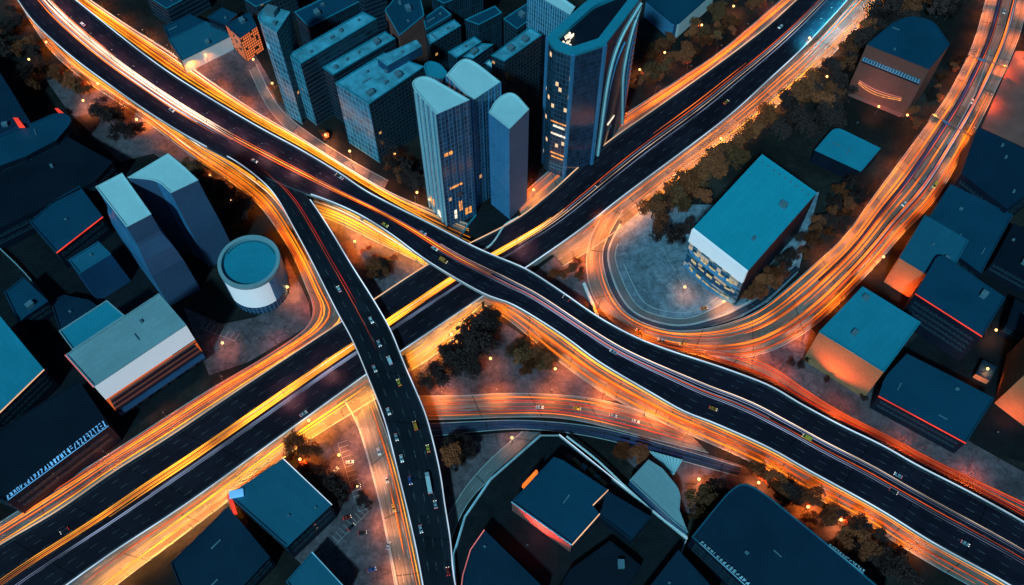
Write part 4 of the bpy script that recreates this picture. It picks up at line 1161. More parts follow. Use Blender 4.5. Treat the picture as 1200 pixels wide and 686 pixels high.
# round building
def round_building():
    c = W(292, 307, 30)
    root = empty('round_building', (c.x, c.y, 0))
    tag(root, 'round building with teal top inside a white and blue drum', 'building')
    e = W(327, 307, 30).x - c.x
    n = 48
    def ring(r, z, dx=0, dy=0): return [(dx + r * math.cos(2 * math.pi * i / n), dy + r * math.sin(2 * math.pi * i / n), z) for i in range(n)]
    def loft(a, b, mb, m=0, v0=0, v1=10):
        for i in range(n):
            j = (i + 1) % n
            mb.face([a[i], a[j], b[j], b[i]], [(i * 2, v0), (i * 2 + 2, v0), (i * 2 + 2, v1), (i * 2, v1)], m)
    mb = MB(); loft(ring(e * 1.0, -.3), ring(e * 1.02, 7), mb); loft(ring(e * 1.02, 7), ring(e * 1.02, 7.6), mb)
    mb.build('glazed_wall', M['glass_navy'], root)
    mb = MB(); ra, rb = ring(e * 1.02, 7.6), ring(e * 1.04, 28.5)
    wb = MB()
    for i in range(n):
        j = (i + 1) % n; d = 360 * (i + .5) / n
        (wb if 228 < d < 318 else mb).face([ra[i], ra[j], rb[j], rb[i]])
    mb.build('blue_wall', M['wall_blue'], root); wb.build('white_wall', M['wall_white_glow'], root)  # white part of the drum glows to look lit
    mb = MB(); a, b, c_, d = ring(e * 1.04, 28.5), ring(e * 1.04, 31), ring(e * .92, 31), ring(e * .92, 28.6)
    loft(a, b, mb); loft(b, c_, mb); loft(c_, d, mb); mb.build('rim', M['roof_grey'], root)
    mb = MB(); mb.face(ring(e * .92, 28.6)); mb.build('roof', M['roof_mid'], root)
    mb = MB()
    for i in range(18):
        a = math.pi * (.15 + .7 * i / 17)
        mb.box((e * .86 * math.cos(a), e * .86 * math.sin(a), 29.0), (1.0, .4, .5), a + math.pi / 2)
    mb.build('vent_row', M['pole'], root)


round_building()


# vertical ribs, lit windows and crown pieces on the towers
def ribs(T, sides, step, w, dep, mat, z0=0.0, z1=1.0, name='rib'):
    root, Q, hh = T
    n = len(Q)
    for i in range(n):
        j = (i + 1) % n
        d = Q[j] - Q[i]; L = d.length
        a = math.degrees(math.atan2(-d.x, d.y)) % 360
        sd = ['E', 'NE', 'N', 'NW', 'W', 'SW', 'S', 'SE'][int(((a + 22.5) % 360) // 45)]
        if sd not in sides or L < step: continue
        d.normalize(); nn_ = Vector((d.y, -d.x))
        k = int(L / step)
        for q in range(k + 1):
            p = Q[i] + d * (L * q / k) + nn_ * dep / 2
            mb = MB(); mb.box((p.x, p.y, hh * (z0 + z1) / 2), (w, dep, hh * (z1 - z0)), math.atan2(d.y, d.x))
            mb.build(name, M[mat], root)


ribs(T1, ('SW', 'W'), 4.5, .6, .9, 'roof_sky')
ribs(T1, ('SE',), 4.2, .5, .6, 'wall_navy')
ribs(T2, ('SE', 'S', 'SW'), 4.2, .5, .6, 'wall_blue')
ribs(T3, ('SW',), 3.2, .35, .35, 'wall_blue')


def wall_pt(T, side_, k, z):
    root, Q, hh = T
    best = None
    for i in range(len(Q)):
        j = (i + 1) % len(Q); d = Q[j] - Q[i]
        a = math.degrees(math.atan2(-d.x, d.y)) % 360
        sd = ['E', 'NE', 'N', 'NW', 'W', 'SW', 'S', 'SE'][int(((a + 22.5) % 360) // 45)]
        if sd == side_ and (best is None or d.length > best[1].length): best = (Q[i], d)
    if best is None: return None
    q, d = best; dn = d.normalized(); nn_ = Vector((dn.y, -dn.x))
    p = q + d * k + nn_ * .3
    return (p.x, p.y, z * hh), math.atan2(dn.y, dn.x)


for T, sd, k, z, w, h_, mt in ((T1, 'SE', .25, .66, 5, 2.4, 'lit_warm'), (T1, 'SE', .4, .36, 8, 1.4, 'lit_warm'), (T1, 'SE', .5, .27, 3, 4, 'wall_brown'), (T1, 'SE', .5, .16, 2, 9, 'lit_warm'),
                               (T1, 'SE', .3, .10, 2, 8, 'lit_white'), (T1, 'SE', .75, .08, 4, 6, 'lit_warm'), (T1, 'SW', .2, .10, 4, 7, 'lit_warm'), (T1, 'SW', .6, .06, 3, 5, 'lit_white')):
    r = wall_pt(T, sd, k, z)
    if r:
        mb = MB(); mb.box(r[0], (w, .3, h_), r[1]); mb.build('lit_window', M[mt], T[0])
GTT = (GT, GQ, Gh)
def face_curve(T, sd, pts, w, mat):
    prev = None; mb = MB()
    P = catmull([Vector((k, z, 0)) for k, z in pts], 26)
    for p in P:
        q, _a = wall_pt(T, sd, p.x, p.y)
        if prev: mb.tube(prev, q, w, w, 6)
        prev = q
    mb.build('frame', M[mat], T[0])


face_curve(GTT, 'SE', [(.18, .0), (.2, .35), (.22, .62), (.32, .80), (.55, .90), (.98, .95)], .9, 'roof_sky')
face_curve(GTT, 'SE', [(.24, .0), (.27, .35), (.32, .58), (.45, .74), (.62, .80)], .5, 'wall_blue')
face_curve(GTT, 'SE', [(.97, .0), (.82, .3), (.72, .55), (.80, .78), (.97, .93)], .8, 'roof_sky')
face_curve(GTT, 'SE', [(.99, .0), (.90, .3), (.84, .55), (.90, .78), (.99, .90)], .5, 'wall_blue')
for zz_ in range(3, 24):
    q, a_ = wall_pt(GTT, 'SE', .92, zz_ / 25)
    mb = MB(); mb.box(q, (5, .5, .35), a_); mb.build('rung', M['wall_blue'], GT)
_I, _O = inset(GQ, 5.0), inset(GQ, -.3)
mb = MB()
for i in range(len(GQ)):
    j = (i + 1) % len(GQ)
    mb.face([(_O[i].x, _O[i].y, Gh + .4), (_O[j].x, _O[j].y, Gh + .4), (_I[j].x, _I[j].y, Gh + .4), (_I[i].x, _I[i].y, Gh + .4)])
    mb.face([(_I[i].x, _I[i].y, Gh + .4), (_I[j].x, _I[j].y, Gh + .4), (_I[j].x, _I[j].y, Gh - 2.4), (_I[i].x, _I[i].y, Gh - 2.4)])
    mb.face([(_O[j].x, _O[j].y, Gh + .4), (_O[i].x, _O[i].y, Gh + .4), (_O[i].x, _O[i].y, Gh - 1.5), (_O[j].x, _O[j].y, Gh - 1.5)])
mb.build('rim', M['roof_mid'], GT)
for px_, w_ in (((640, 44), 2.2), ((672, 64), 1.6), ((709, 52), 1.8)):
    q = W(*px_, Gh); q = Vector((q.x, q.y)) - Vector(GT.location[:2])
    k = min(range(len(GQ)), key=lambda i: (GQ[i] - q).length); q = GQ[k] * 1.005
    mb = MB(); mb.box((q.x, q.y, Gh / 2), (w_, w_, Gh - .2), .6); mb.build('corner_frame', M['wall_blue'], GT)
for sd in ('S', 'SW', 'SE'):
    for z in [.03 + .033 * i for i in range(14)]:
        r = wall_pt(GTT, sd, .5, z)
        if not r: continue
        if sd == 'SE' and rnd() < .8: continue
        if rnd() < .6:
            mb = MB(); mb.box(r[0], (uni(4, 11), .3, uni(.7, 1.5)), r[1]); mb.build('lit_window', M[random.choice(['lit_warm', 'lit_white', 'lit_warm', 'unit'])], GT)
# lit pavilion on the crown of the glass tower
mb = MB()
for i in range(9):
    mb.box((-8 + uni(-5, 5), -14 + uni(-5, 4), Gh - 1.4 + uni(0, 1)), (uni(1, 5), uni(.4, 1.4), uni(.6, 2)), .9 + uni(-.2, .2))
mb.build('skylight', M['lit_white'], GT)

# white sloping fascia of the bright hall, its brightness added as emission
def hall_fascia():
    a, b = W(813, 267, 40), W(877, 317, 40)
    d = (b - a).normalized(); nrm = Vector((d.y, -d.x, 0))
    if nrm.y > 0: nrm = -nrm
    root = [o for o in bpy.data.objects if o.get('label', '').startswith('broad bright teal')][0]
    off = root.location; L = (b - a).length
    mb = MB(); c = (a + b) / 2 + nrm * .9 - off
    mb.box((c.x, c.y, 33.9), (L * 1.0, 1.8, 12), math.atan2(d.y, d.x)); mb.build('fascia', M['wall_white_glow'], root)
    for k, z in enumerate((3, 10.5, 18)):
        P = []
        for q in range(25):
            t = q / 24; bulge = (math.sin(math.pi * t) ** .45) * (4.0 - k * .6)
            P.append(a.lerp(b, .02 + .96 * t) + nrm * bulge - off)
        mb = MB()
        P2 = [a.lerp(b, .02) - off, b.lerp(a, .02) - off]
        ring = P + [P2[1], P2[0]]
        mb.face([(p.x, p.y, z + .7) for p in ring]); mb.face([(p.x, p.y, z) for p in ring][::-1])
        for p, q in zip(ring, ring[1:] + ring[:1]): mb.face([(p.x, p.y, z), (q.x, q.y, z), (q.x, q.y, z + .7), (p.x, p.y, z + .7)])
        mb.build('balcony', M['wall_navy' if k % 2 else 'wall_blue'], root)
        if True:
            for p, q in zip(P[3:-3:4], P[5:-3:4]):
                mb = MB()
                m_ = (p + q) / 2; dd = q - p
                mb.box((m_.x - nrm.x * .6, m_.y - nrm.y * .6, z + 3.2), (dd.length * uni(.8, 2), .3, uni(1, 2.4)), math.atan2(dd.y, dd.x))
                mb.build('lit_window', M['lit_hall'], root)
    e0, e1 = W(895, 184, 40.3) - off, W(955, 226, 40.3) - off
    for k in range(9):
        p = e0.lerp(e1, (k + .5) / 9)
        o = link('roof_vent', UNITS[1], root); o.location = (p.x - 2.5, p.y - 2.5, 39.6); o.scale = (.6, .6, .6)


hall_fascia()


# brown building: window band and the curved light ornament
def brown_details():
    root = [o for o in bpy.data.objects if o.get('label', '').startswith('brown walled')][0]
    off = root.location
    a, b = W(1016, 52, 45) - off, W(1089, 81, 45) - off
    d = (b - a); L = d.length; d.normalize(); nrm = Vector((d.y, -d.x, 0)); ang = math.atan2(d.y, d.x)
    mid = (a + b) / 2
    mb = MB(); mb.box((mid.x + nrm.x * .2, mid.y + nrm.y * .2, 33), (L * .93, .5, 3), ang); mb.build('window_band', M['glass_blue'], root)
    mb = MB(); mb.box((mid.x + nrm.x * .2, mid.y + nrm.y * .2, 30.6), (L * .93, .9, .5), ang); mb.build('ledge', M['wall_dark'], root)
    for q, r in ((0, 1.0), (1, .8), (2, .6)):
        mb = MB(); prev = None
        for k in range(15):
            t = k / 14
            p = a + d * L * (.12 + .72 * t); z = 12.5 - 4.5 * r * math.sin(math.pi * t) * (1 - .5 * t) + q * 1.3
            c = Vector((p.x + nrm.x * .3, p.y + nrm.y * .3, z))
            if prev: mb.tube(prev, c, .22, .22, 5)
            prev = c
        mb.build('light_ornament', M['lit_warm' if q < 2 else 'strip_pink'], root)
    mb = MB(); mb.box((mid.x + nrm.x * 1.5, mid.y + nrm.y * 1.5, 2), (L * .9, 3, .6), ang); mb.build('canopy', M['wall_red'], root)


brown_details()


# illegible luminous lettering along two roof edges
def sign(p0, p1, z, n, h, label, seed, mat='sign_blue', up=True):
    rs = random.Random(seed)
    a, b = W(*p0, z), W(*p1, z)
    root = empty('roof_sign', a, math.atan2(b.y - a.y, b.x - a.x))
    tag(root, label, 'sign')
    L = (b - a).length; st = L / n
    rail = MB(); rail.box((L / 2, -.2, .1), (L, .25, .2)); rail.build('rail', M[mat], root)
    for i in range(n):
        g_ = MB(); x = st * (i + .15); w = st * .6; hh = h * (.45 + .55 * i / n)
        for k in range(rs.choice((2, 3, 3, 4))):
            q = rs.choice('vvhhd')
            if q == 'v': g_.box((x + rs.choice((.1, .5, .9)) * w, .4 + hh / 2, .25), (.35, hh, .25))
            elif q == 'h': g_.box((x + w / 2, .4 + hh * rs.choice((.05, .5, .95)), .25), (w, .32, .25))
            else: g_.box((x + w / 2, .4 + hh / 2, .25), (math.hypot(w, hh) * .9, .32, .25), math.atan2(hh, w))
        g_.build('letter', M[mat], root)


sign((9, 586), (127, 499), 20.3, 30, 3.8, 'glowing blue lettering along the edge of the near-black roof', 3)
sign((820, 636), (876, 688), 22.3, 15, 1.9, 'dim blue lettering along the lower left edge of the rounded roof', 5, 'strip_cyan')
sign((971, 639), (1012, 672), 22.3, 14, 1.1, 'tiny pale lettering on the upper right edge of the rounded roof', 8, 'strip_cyan')


# canopy with ribs
def canopy():
    c = [W(760, 528, 6), W(800, 539, 6), W(789, 558, 6)]
    m = (c[0] + c[1] + c[2]) / 3
    root = empty('canopy', (m.x, m.y, 0)); tag(root, 'small ribbed pale canopy beside the dark narrow road', 'canopy')
    Q = [p - Vector((m.x, m.y, 0)) for p in c]
    mb = MB(); mb.face([q for q in Q][::-1]); mb.face([q - Vector((0, 0, .3)) for q in Q]); mb.build('roof', M['roof_sky'], root)
    for q in Q:
        mb = MB(); mb.tube((q.x * .85, q.y * .85, 0), (q.x * .85, q.y * .85, 5.7), .2, .2, 8); mb.build('post', M['pole'], root)
    for k in range(9):
        t = (k + .5) / 9; p = Q[0].lerp(Q[1], t); q = Q[2].lerp((Q[0] + Q[1]) / 2, .0)
        e = p.lerp(q, .85); mb = MB(); mb.tube(p + Vector((0, 0, .08)), e + Vector((0, 0, .08)), .12, .12, 4); mb.build('rib', M['roof_teal'], root)


canopy()


# free-standing bits: red beacons, barriers, gantries, blue marker
def small_wall(name, pts, z, w, h, mat, label, cat):
    mb = MB()
    P = [W(x, y, z) for x, y in pts]
    P = catmull(P, 24) if len(P) > 2 else P
    for a, b in zip(P, P[1:]):
        d = b - a; m_ = (a + b) / 2
        mb.box((m_.x, m_.y, z + h / 2), (d.length + .05, w, h), math.atan2(d.y, d.x))
    return tag(mb.build(name, M[mat]), label, cat)


small_wall('retaining_wall', [(560, 298), (575, 288), (584, 276), (592, 264), (608, 255)], 5, .8, 1.0, 'wall_white', 'white curved wall where the lower highway meets the plaza', 'wall')
small_wall('retaining_wall', [(538, 284), (546, 268), (558, 253)], .1, .8, 1.2, 'roof_mid', 'thin pale wall on the dark plaza by the towers', 'wall')
small_wall('retaining_wall', [(684, 333), (692, 352), (700, 372)], .1, 1.8, 1.5, 'wall_white', 'pale ramp wall beside the loop road', 'wall')
small_wall('retaining_wall', [(664, 512), (700, 540), (735, 573), (770, 604), (805, 630)], 6, .7, 1.0, 'wall_white', 'pale diagonal wall along the black podium', 'wall')
small_wall('barrier', [(404, 470), (420, 500), (434, 545), (450, 610), (466, 690)], .1, .8, .9, 'kerb', 'concrete barrier between the car park and the orange road', 'barrier')
small_wall('fence', [(0, 292), (27, 318), (56, 352)], .1, .5, 3, 'roof_grey', 'thin pale fence between the dark roofs on the left', 'fence')
small_wall('fence', [(870, 345), (905, 320), (940, 285)], .1, .4, 2, 'roof_grey', 'pale fence behind the bright teal hall', 'fence')
small_wall('barrier', [(1160, 60), (1150, 90), (1135, 125), (1110, 170)], .2, .5, .8, 'kerb', 'guard rail on the loop road', 'barrier')

for pts, z, lb in (([(15, 138), (21, 138), (29, 149), (22, 149)], 24.5, 'red glowing roof light beside the blade roof'), ([(64, 127), (68, 127), (74, 132), (69, 133)], 8, 'small red roof light above the blade roof')):
    P = [W(x, y, z) for x, y in pts]; m = sum(P, Vector()) / 4
    root = empty('roof_light', (m.x, m.y, z - (1.0 if z > 20 else 8))); tag(root, lb, 'light')
    mb = MB(); off = root.location
    mb.face([p - off for p in P][::-1]); mb.face([p - off - Vector((0, 0, .9)) for p in P])
    for i in range(4):
        j = (i + 1) % 4; mb.face([P[i] - off, P[j] - off, P[j] - off - Vector((0, 0, .9)), P[i] - off - Vector((0, 0, .9))])
    mb.build('lens', M['strip_red'], root)
    if z < 20: mb = MB(); mb.tube((0, 0, 0), (0, 0, 7), .3, .3, 8); mb.build('post', M['pole'], root)


def box_thing(name, x, y, z, d, rz, mat, label, cat):
    p = W(x, y, z)
    root = empty(name, p, rz); tag(root, label, cat)
    mb = MB(); mb.box((0, 0, d[2] / 2), d, taper=.96); mb.build('body', M[mat], root)
    mb = MB(); mb.box((0, 0, d[2] + .1), (d[0] * .9, d[1] * .9, .2)); mb.build('top_cover', M[mat], root)
    return root


box_thing('billboard', 621, 563, 16, (11, 1.2, 4), R(48), 't_orange', 'bright orange illuminated box beside the podium block', 'billboard')
box_thing('roof_crate', 277, 579, 20, (7, 4, 1), .2, 'sign_blue', 'blue lit box on the corner of the square teal roof', 'box')
box_thing('light_bar', 273, 592, 14, (1.6, 11, 3), R(25), 'strip_red', 'red orange lit bar at the corner of the square teal roof', 'light')
for i, (x, y, m_) in enumerate(((669, 538, 'wall_brown'), (676, 543, 'wall_salmon'), (684, 549, 'concrete'), (693, 553, 'wall_salmon'), (699, 560, 'concrete'), (706, 566, 'wall_salmon'))):
    box_thing('container', x, y, 6, (uni(3, 6), uni(2, 3), uni(1.5, 3)), R(-40) + uni(-.2, .2), m_, 'pale container in the row behind the podium block', 'container')['group'] = 'containers behind the podium block'

# gantries over loop road
for f, lb in ((.07, 'upper sign gantry across the loop road'), (.20, 'middle sign gantry across the loop road'), (.32, 'lower sign gantry across the loop road')):
    S = ROADS['D']; a, b = S.at(f, -.02), S.at(f, 1.02); L = (b - a).length
    root = empty('sign_gantry', a, math.atan2(b.y - a.y, b.x - a.x)); tag(root, lb, 'gantry')
    for x in (0, L):
        mb = MB(); mb.tube((x, 0, 0), (x, 0, 6.5), .22, .18, 8); mb.build('post', M['metal'], root)
    mb = MB(); mb.box((L / 2, .25, 6.6), (L, .2, .25)); mb.box((L / 2, -.25, 6.6), (L, .2, .25)); mb.box((L / 2, 0, 7.1), (L, .2, .2))
    for k in range(int(L / 2)): mb.tube((k * 2, .25, 6.6), (k * 2 + 1, 0, 7.1), .06, .06, 4)
    mb.build('truss', M['metal'], root)
    mb = MB(); mb.box((L * .35, -.5, 6.6), (5, .15, 1.6)); mb.build('sign_panel', M['wall_blue'], root)

# bridge crossing of Kerb lines / expansion joints
# ------------------------------------------------------------------ trees
def make_tree(seed, r, h, mat):
    rs = random.Random(seed)
    r *= rs.uniform(.82, 1.2); h *= rs.uniform(.8, 1.35); lop = rs.uniform(.6, 1.0)
    tr = MB()
    tr.tube((0, 0, -.2), (0.1, 0, h * .45), .35, .22, 7)
    clumps = []
    for i in range(rs.choice((9, 12, 14))):
        a = rs.uniform(0, 6.28); q = rs.uniform(.25, 1.0) * r; z = rs.uniform(.45, 1.0) * h
        e = Vector((math.cos(a) * q, math.sin(a) * q * lop, z))
        tr.tube((0.1, 0, h * rs.uniform(.3, .45)), e, .14, .04, 5)
        clumps.append((e, rs.uniform(.16, .46) * r))
    clumps.append((Vector((0, 0, h * .85)), r * .45))
    cr = MB()
    for c, cr_ in clumps:
        for k in range(int(60 + 260 * cr_ / r)):
            d = Vector((rs.gauss(0, 1), rs.gauss(0, 1), rs.gauss(0, .8))).normalized() * cr_ * rs.uniform(.35, 1.3)
            p = c + d
            s = rs.uniform(.22, .55)
            u = Vector((rs.gauss(0, 1), rs.gauss(0, 1), rs.gauss(0, .7))).normalized(); v = u.orthogonal().normalized() * s * .7
            u = u * s
            cr.face([p - u, p + v * .8, p + u, p - v * .8])
    return tr.mesh('trunk', M['bark']), cr.mesh('crown', mat)


ZONES = []
for _S in list(ROADS.values()) + [SA, SB, SC]:
    for i in range(0, _S.n, 2):
        c = (_S.L[i] + _S.R[i]) / 2
        ZONES.append((Vector((c.x, c.y)), (_S.L[i] - _S.R[i]).length / 2))


def free(p, r):
    if any((p - c).length < w + r for c, w in ZONES if abs(p.x - c.x) < 60 and abs(p.y - c.y) < 60): return False
    if any((p - c).length < r * .95 + .8 for c in LAMP_AT): return False
    for F in FOOT:
        if inside(p, F): return False
        for i in range(len(F)):
            a, b = F[i - 1], F[i]; ab = b - a; t = max(0, min(1, (p - a).dot(ab) / max(1e-6, ab.length_squared)))
            if (a + ab * t - p).length < r * .6: return False
    return True


TREES = {k: [make_tree(10 * j + s, 4.6, 8.5, LEAF[j]) for s in range(5)] for j, k in enumerate(('brown', 'olive', 'dark'))}
tree_xy = []


def tree(x, y, kind, sc, label, group=None):
    p = W(x, y, 0.02)
    return tree_w(p, kind, sc, label, group)


def tree_w(p, kind, sc, label, group=None):
    t = empty('tree', p, uni(0, 6.28)); s = sc * uni(.85, 1.15); t.scale = (s * uni(.9, 1.1), s * uni(.9, 1.1), s * uni(.85, 1.1))
    tag(t, label, 'tree', group)
    a, b = random.choice(TREES[kind]); link('trunk', a, t); link('crown', b, t)
    tree_xy.append((p, 4.6 * s))
    return t


def belt(poly, n, kinds, sc, label, group, mind=4.0):
    P = [W(x, y, 0) for x, y in poly]; Q = [Vector((p.x, p.y)) for p in P]
    xs = [q.x for q in Q]; ys = [q.y for q in Q]
    got = []; tries = 0
    while len(got) < n and tries < 4000:
        tries += 1
        p = Vector((uni(min(xs), max(xs)), uni(min(ys), max(ys))))
        sz = uni(*sc)
        if not inside(p, Q) or any((p - g_).length < mind for g_ in got) or not free(p, 3.6 * sz): continue
        got.append(p); tree_w(Vector((p.x, p.y, .02)), random.choice(kinds), sz, label, group)


belt([(0, 15), (22, 20), (50, 75), (70, 95), (30, 115), (0, 60)], 13, ['dark', 'brown', 'dark'], (1.02, 1.66), 'dark tree in the wood at the top left edge', 'trees of the top left wood')
belt([(68, 78), (100, 92), (120, 112), (100, 118), (70, 102)], 8, ['brown', 'olive'], (0.66, 0.99), 'brown tree on the bank below the upper highway', 'trees on the bank')
for x, y, s in ((120, 133, 1.5), (133, 150, 1.6), (147, 163, 1.5), (160, 158, 1.1), (142, 145, 1.3)):
    tree(x, y, 'dark', s, 'dark tree in the clump above the pale topped navy tower', 'dark clump above the navy tower')
belt([(175, 165), (200, 170), (240, 200), (290, 230), (300, 262), (262, 272), (248, 240), (215, 195)], 17, ['dark', 'brown', 'olive'], (1.02, 1.54), 'tree between the navy tower and the curved frontage road', 'trees by the navy tower', 3.5)
belt([(310, 110), (325, 112), (352, 148), (385, 165), (370, 172), (335, 145)], 9, ['brown'], (0.66, 0.99), 'brown tree at the foot of the curved tower', 'trees by the curved tower', 3)
belt([(445, 185), (470, 195), (520, 240), (520, 258), (490, 248), (450, 215)], 9, ['brown', 'dark'], (0.90, 1.41), 'brown tree at the foot of the pale towers', 'trees by the pale towers', 3)
belt([(740, 105), (765, 50), (800, 45), (850, 5), (905, 0), (860, 38), (800, 78), (745, 118)], 38, ['brown', 'brown', 'olive'], (0.77, 1.28), 'brown tree between the glass tower and the lower highway', 'brown trees north of the lower highway', 3.2)
belt([(735, 255), (765, 258), (835, 205), (880, 165), (935, 118), (915, 118), (868, 158), (825, 190), (755, 242)], 30, ['brown', 'olive', 'brown'], (1.15, 1.66), 'tree in the belt south of the lower highway', 'tree belt south of the lower highway', 3.6)
belt([(880, 150), (925, 115), (965, 70), (1010, 30), (1040, 0), (1120, -5), (1125, 25), (1040, 25), (1005, 60), (990, 110), (975, 150), (930, 175)], 58, ['dark', 'dark', 'brown'], (1.15, 1.79), 'dark tree in the wood left of the brown building', 'wood left of the brown building', 4.2)
belt([(760, 232), (800, 205), (860, 170), (880, 185), (815, 245), (805, 275), (790, 300), (765, 290)], 18, ['dark', 'brown', 'olive', 'dark'], (0.90, 1.41), 'tree between the parking lot and the bright teal hall', 'trees left of the bright hall', 4)
belt([(866, 345), (885, 330), (912, 322), (908, 345), (880, 362)], 9, ['brown'], (0.88, 1.21), 'reddish tree at the south corner of the bright hall', 'trees at the hall corner', 3.5)
belt([(905, 310), (960, 245), (1000, 215), (1010, 235), (960, 300), (915, 335)], 18, ['dark', 'brown'], (0.77, 1.15), 'dark tree between the bright hall and the loop road', 'trees right of the bright hall', 5)
belt([(1040, 130), (1075, 140), (1095, 100), (1110, 80), (1120, 60), (1128, 75), (1085, 145), (1050, 165)], 8, ['dark', 'brown'], (0.66, 0.99), 'dark tree right of the brown building', 'trees right of the brown building', 4)
belt([(488, 425), (560, 370), (590, 385), (570, 415), (540, 445), (500, 455)], 16, ['dark', 'brown', 'dark'], (1.15, 1.66), 'dark tree between the lower highway and the connector road', 'trees between the highways', 4)
belt([(602, 415), (625, 402), (655, 425), (650, 440), (612, 440)], 8, ['brown', 'olive'], (0.99, 1.32), 'bushy brown tree above the connector road', 'bushy trees above the connector', 4)
belt([(512, 520), (545, 514), (560, 535), (535, 552), (515, 545)], 7, ['brown', 'dark'], (0.88, 1.21), 'tree beside the foot of the pale side road', 'trees by the side road', 3.5)
for x, y, s, k in ((345, 528, 1.3, 'brown'), (362, 536, 1.5, 'brown'), (356, 552, 1.1, 'brown')):
    tree(x, y, k, s, 'orange lit tree behind the square teal roof', 'orange lit trees')
for x, y, s in ((372, 566, 1.5), (388, 572, 1.6), (398, 585, 1.3), (384, 588, 1.3), (400, 573, 1.0)):
    tree(x, y, 'dark', s, 'dark tree in the clump beside the car park', 'dark clump by the car park')
for x, y, s in ((424, 580, .5), (428, 588, .55), (432, 594, .5), (422, 590, .45)):
    tree(x, y, 'dark', s, 'small dark shrub in the car park', 'shrubs of the car park')
belt([(425, 318), (440, 305), (455, 318), (450, 335), (430, 338)], 7, ['dark', 'brown'], (0.66, 0.99), 'tree in the triangle between the highways', 'trees in the triangle', 3)
belt([(405, 280), (440, 295), (470, 305), (450, 312), (415, 300)], 5, ['brown'], (0.33, 0.55), 'low shrub in the triangle between the highways', 'shrubs in the triangle', 3)
belt([(800, 590), (830, 565), (845, 580), (815, 622)], 8, ['dark', 'olive'], (0.88, 1.21), 'dark tree between the pale wings and the rounded roof', 'trees beside the rounded roof', 4)
belt([(860, 555), (890, 553), (960, 590), (1020, 622), (1060, 645), (1060, 680), (1000, 650), (930, 600), (890, 568)], 28, ['brown', 'dark', 'brown'], (0.77, 1.28), 'brown tree between the slip road and the rounded roof', 'trees below the slip road', 3.4)
belt([(725, 520), (760, 530), (755, 545), (730, 540)], 4, ['brown'], (0.77, 1.10), 'brown tree beside the pale winged roof', 'trees by the winged roof', 3.5)
belt([(640, 320), (665, 300), (690, 300), (680, 330), (655, 335)], 6, ['brown'], (0.44, 0.77), 'small tree between the lower highway and the loop road', 'small trees by the loop', 5)
for x, y in ((937, 432), (945, 424), (968, 448), (925, 428), (1010, 470)):
    tree(x, y, 'dark', .5, 'small dark shrub on the paving south of the loop road', 'shrubs south of the loop')

# ------------------------------------------------------------------ cars
def car_meshes(paint, kind='car'):
    L, Wd = (4.6, 1.85) if kind == 'car' else ((5.6, 2.1) if kind == 'van' else (12.5, 2.5))
    H = {'car': 1.45, 'van': 2.3, 'lorry': 3.4}[kind]
    prof = {'car': [(-2.3, .35), (-2.25, .85), (-1.5, .95), (1.0, .95), (2.1, .75), (2.3, .4)],
            'van': [(-2.8, .35), (-2.8, 2.25), (1.2, 2.3), (2.0, 1.35), (2.7, 1.1), (2.8, .4)],
            'lorry': [(-6.2, .9), (-6.2, 3.4), (3.6, 3.4), (3.6, .9)]}[kind]
    out = []
    mb = MB(); w = Wd / 2
    n = len(prof)
    l = [(x, -w * (.96 if z > .9 else 1), z) for x, z in prof]; r = [(x, -y, z) for x, y, z in l]
    mb.face(l); mb.face(r[::-1])
    for i in range(n):
        j = (i + 1) % n; mb.face([l[j], l[i], r[i], r[j]])
    out.append(('body', mb.mesh('car_body', PAINT[paint])))
    if kind == 'car':
        mb = MB(); a = [(-1.75, .95), (-1.25, 1.4), (.2, 1.42), (1.0, .95)]
        l = [(x, -w * (.86 if z < 1 else .72), z) for x, z in a]; r = [(x, -y, z) for x, y, z in l]
        mb.face(l); mb.face(r[::-1])
        for i in (0, 2): mb.face([l[i + 1], l[i], r[i], r[i + 1]])
        out.append(('window', mb.mesh('car_window', M['car_glass'])))
        mb = MB(); mb.box((-.52, 0, 1.43), (1.5, Wd * .74, .05)); out.append(('car_roof', mb.mesh('car_roof', PAINT[paint])))
    elif kind == 'van':
        mb = MB(); mb.face([(1.26, -w * .88, 2.26), (1.26, w * .88, 2.26), (2.02, w * .9, 1.42), (2.02, -w * .9, 1.42)][::-1]); out.append(('window', mb.mesh('van_window', M['car_glass'])))
    else:
        mb = MB(); mb.box((5.0, 0, 1.9), (2.2, 2.4, 2.4), taper=.92); out.append(('cab', mb.mesh('lorry_cab', PAINT['silver'])))
        mb = MB(); mb.box((6.1, 0, 2.2), (.12, 2.0, .9)); out.append(('window', mb.mesh('lorry_window', M['car_glass'])))
    hx = {'car': 1.45, 'van': 1.8, 'lorry': 4.8}[kind]
    wr = {'car': .33, 'van': .36, 'lorry': .5}[kind]
    wm = MB(); wm.tube((0, -.12, 0), (0, .12, 0), wr, wr, 12); wme = wm.mesh('wheel', M['rubber'])
    for x in (-hx, hx):
        for s in (-1, 1): out.append(('wheel', wme, (x, s * (w - .1), wr)))
    fx = {'car': 2.3, 'van': 2.8, 'lorry': 6.15}[kind]
    hm = MB(); hm.box((0, 0, 0), (.16, .4, .18)); hme = hm.mesh('headlight', M['head']); tm = MB(); tm.box((0, 0, 0), (.12, .35, .2)); tme = tm.mesh('taillight', M['tail'])
    for s in (-1, 1):
        out.append(('headlight', hme, (fx - (.05 if kind == 'car' else 0), s * w * .72, .65 if kind == 'car' else .9)))
        out.append(('taillight', tme, (-fx if kind != 'lorry' else -6.22, s * w * .75, .7 if kind == 'car' else 1.1)))
    return out


CARS = {}


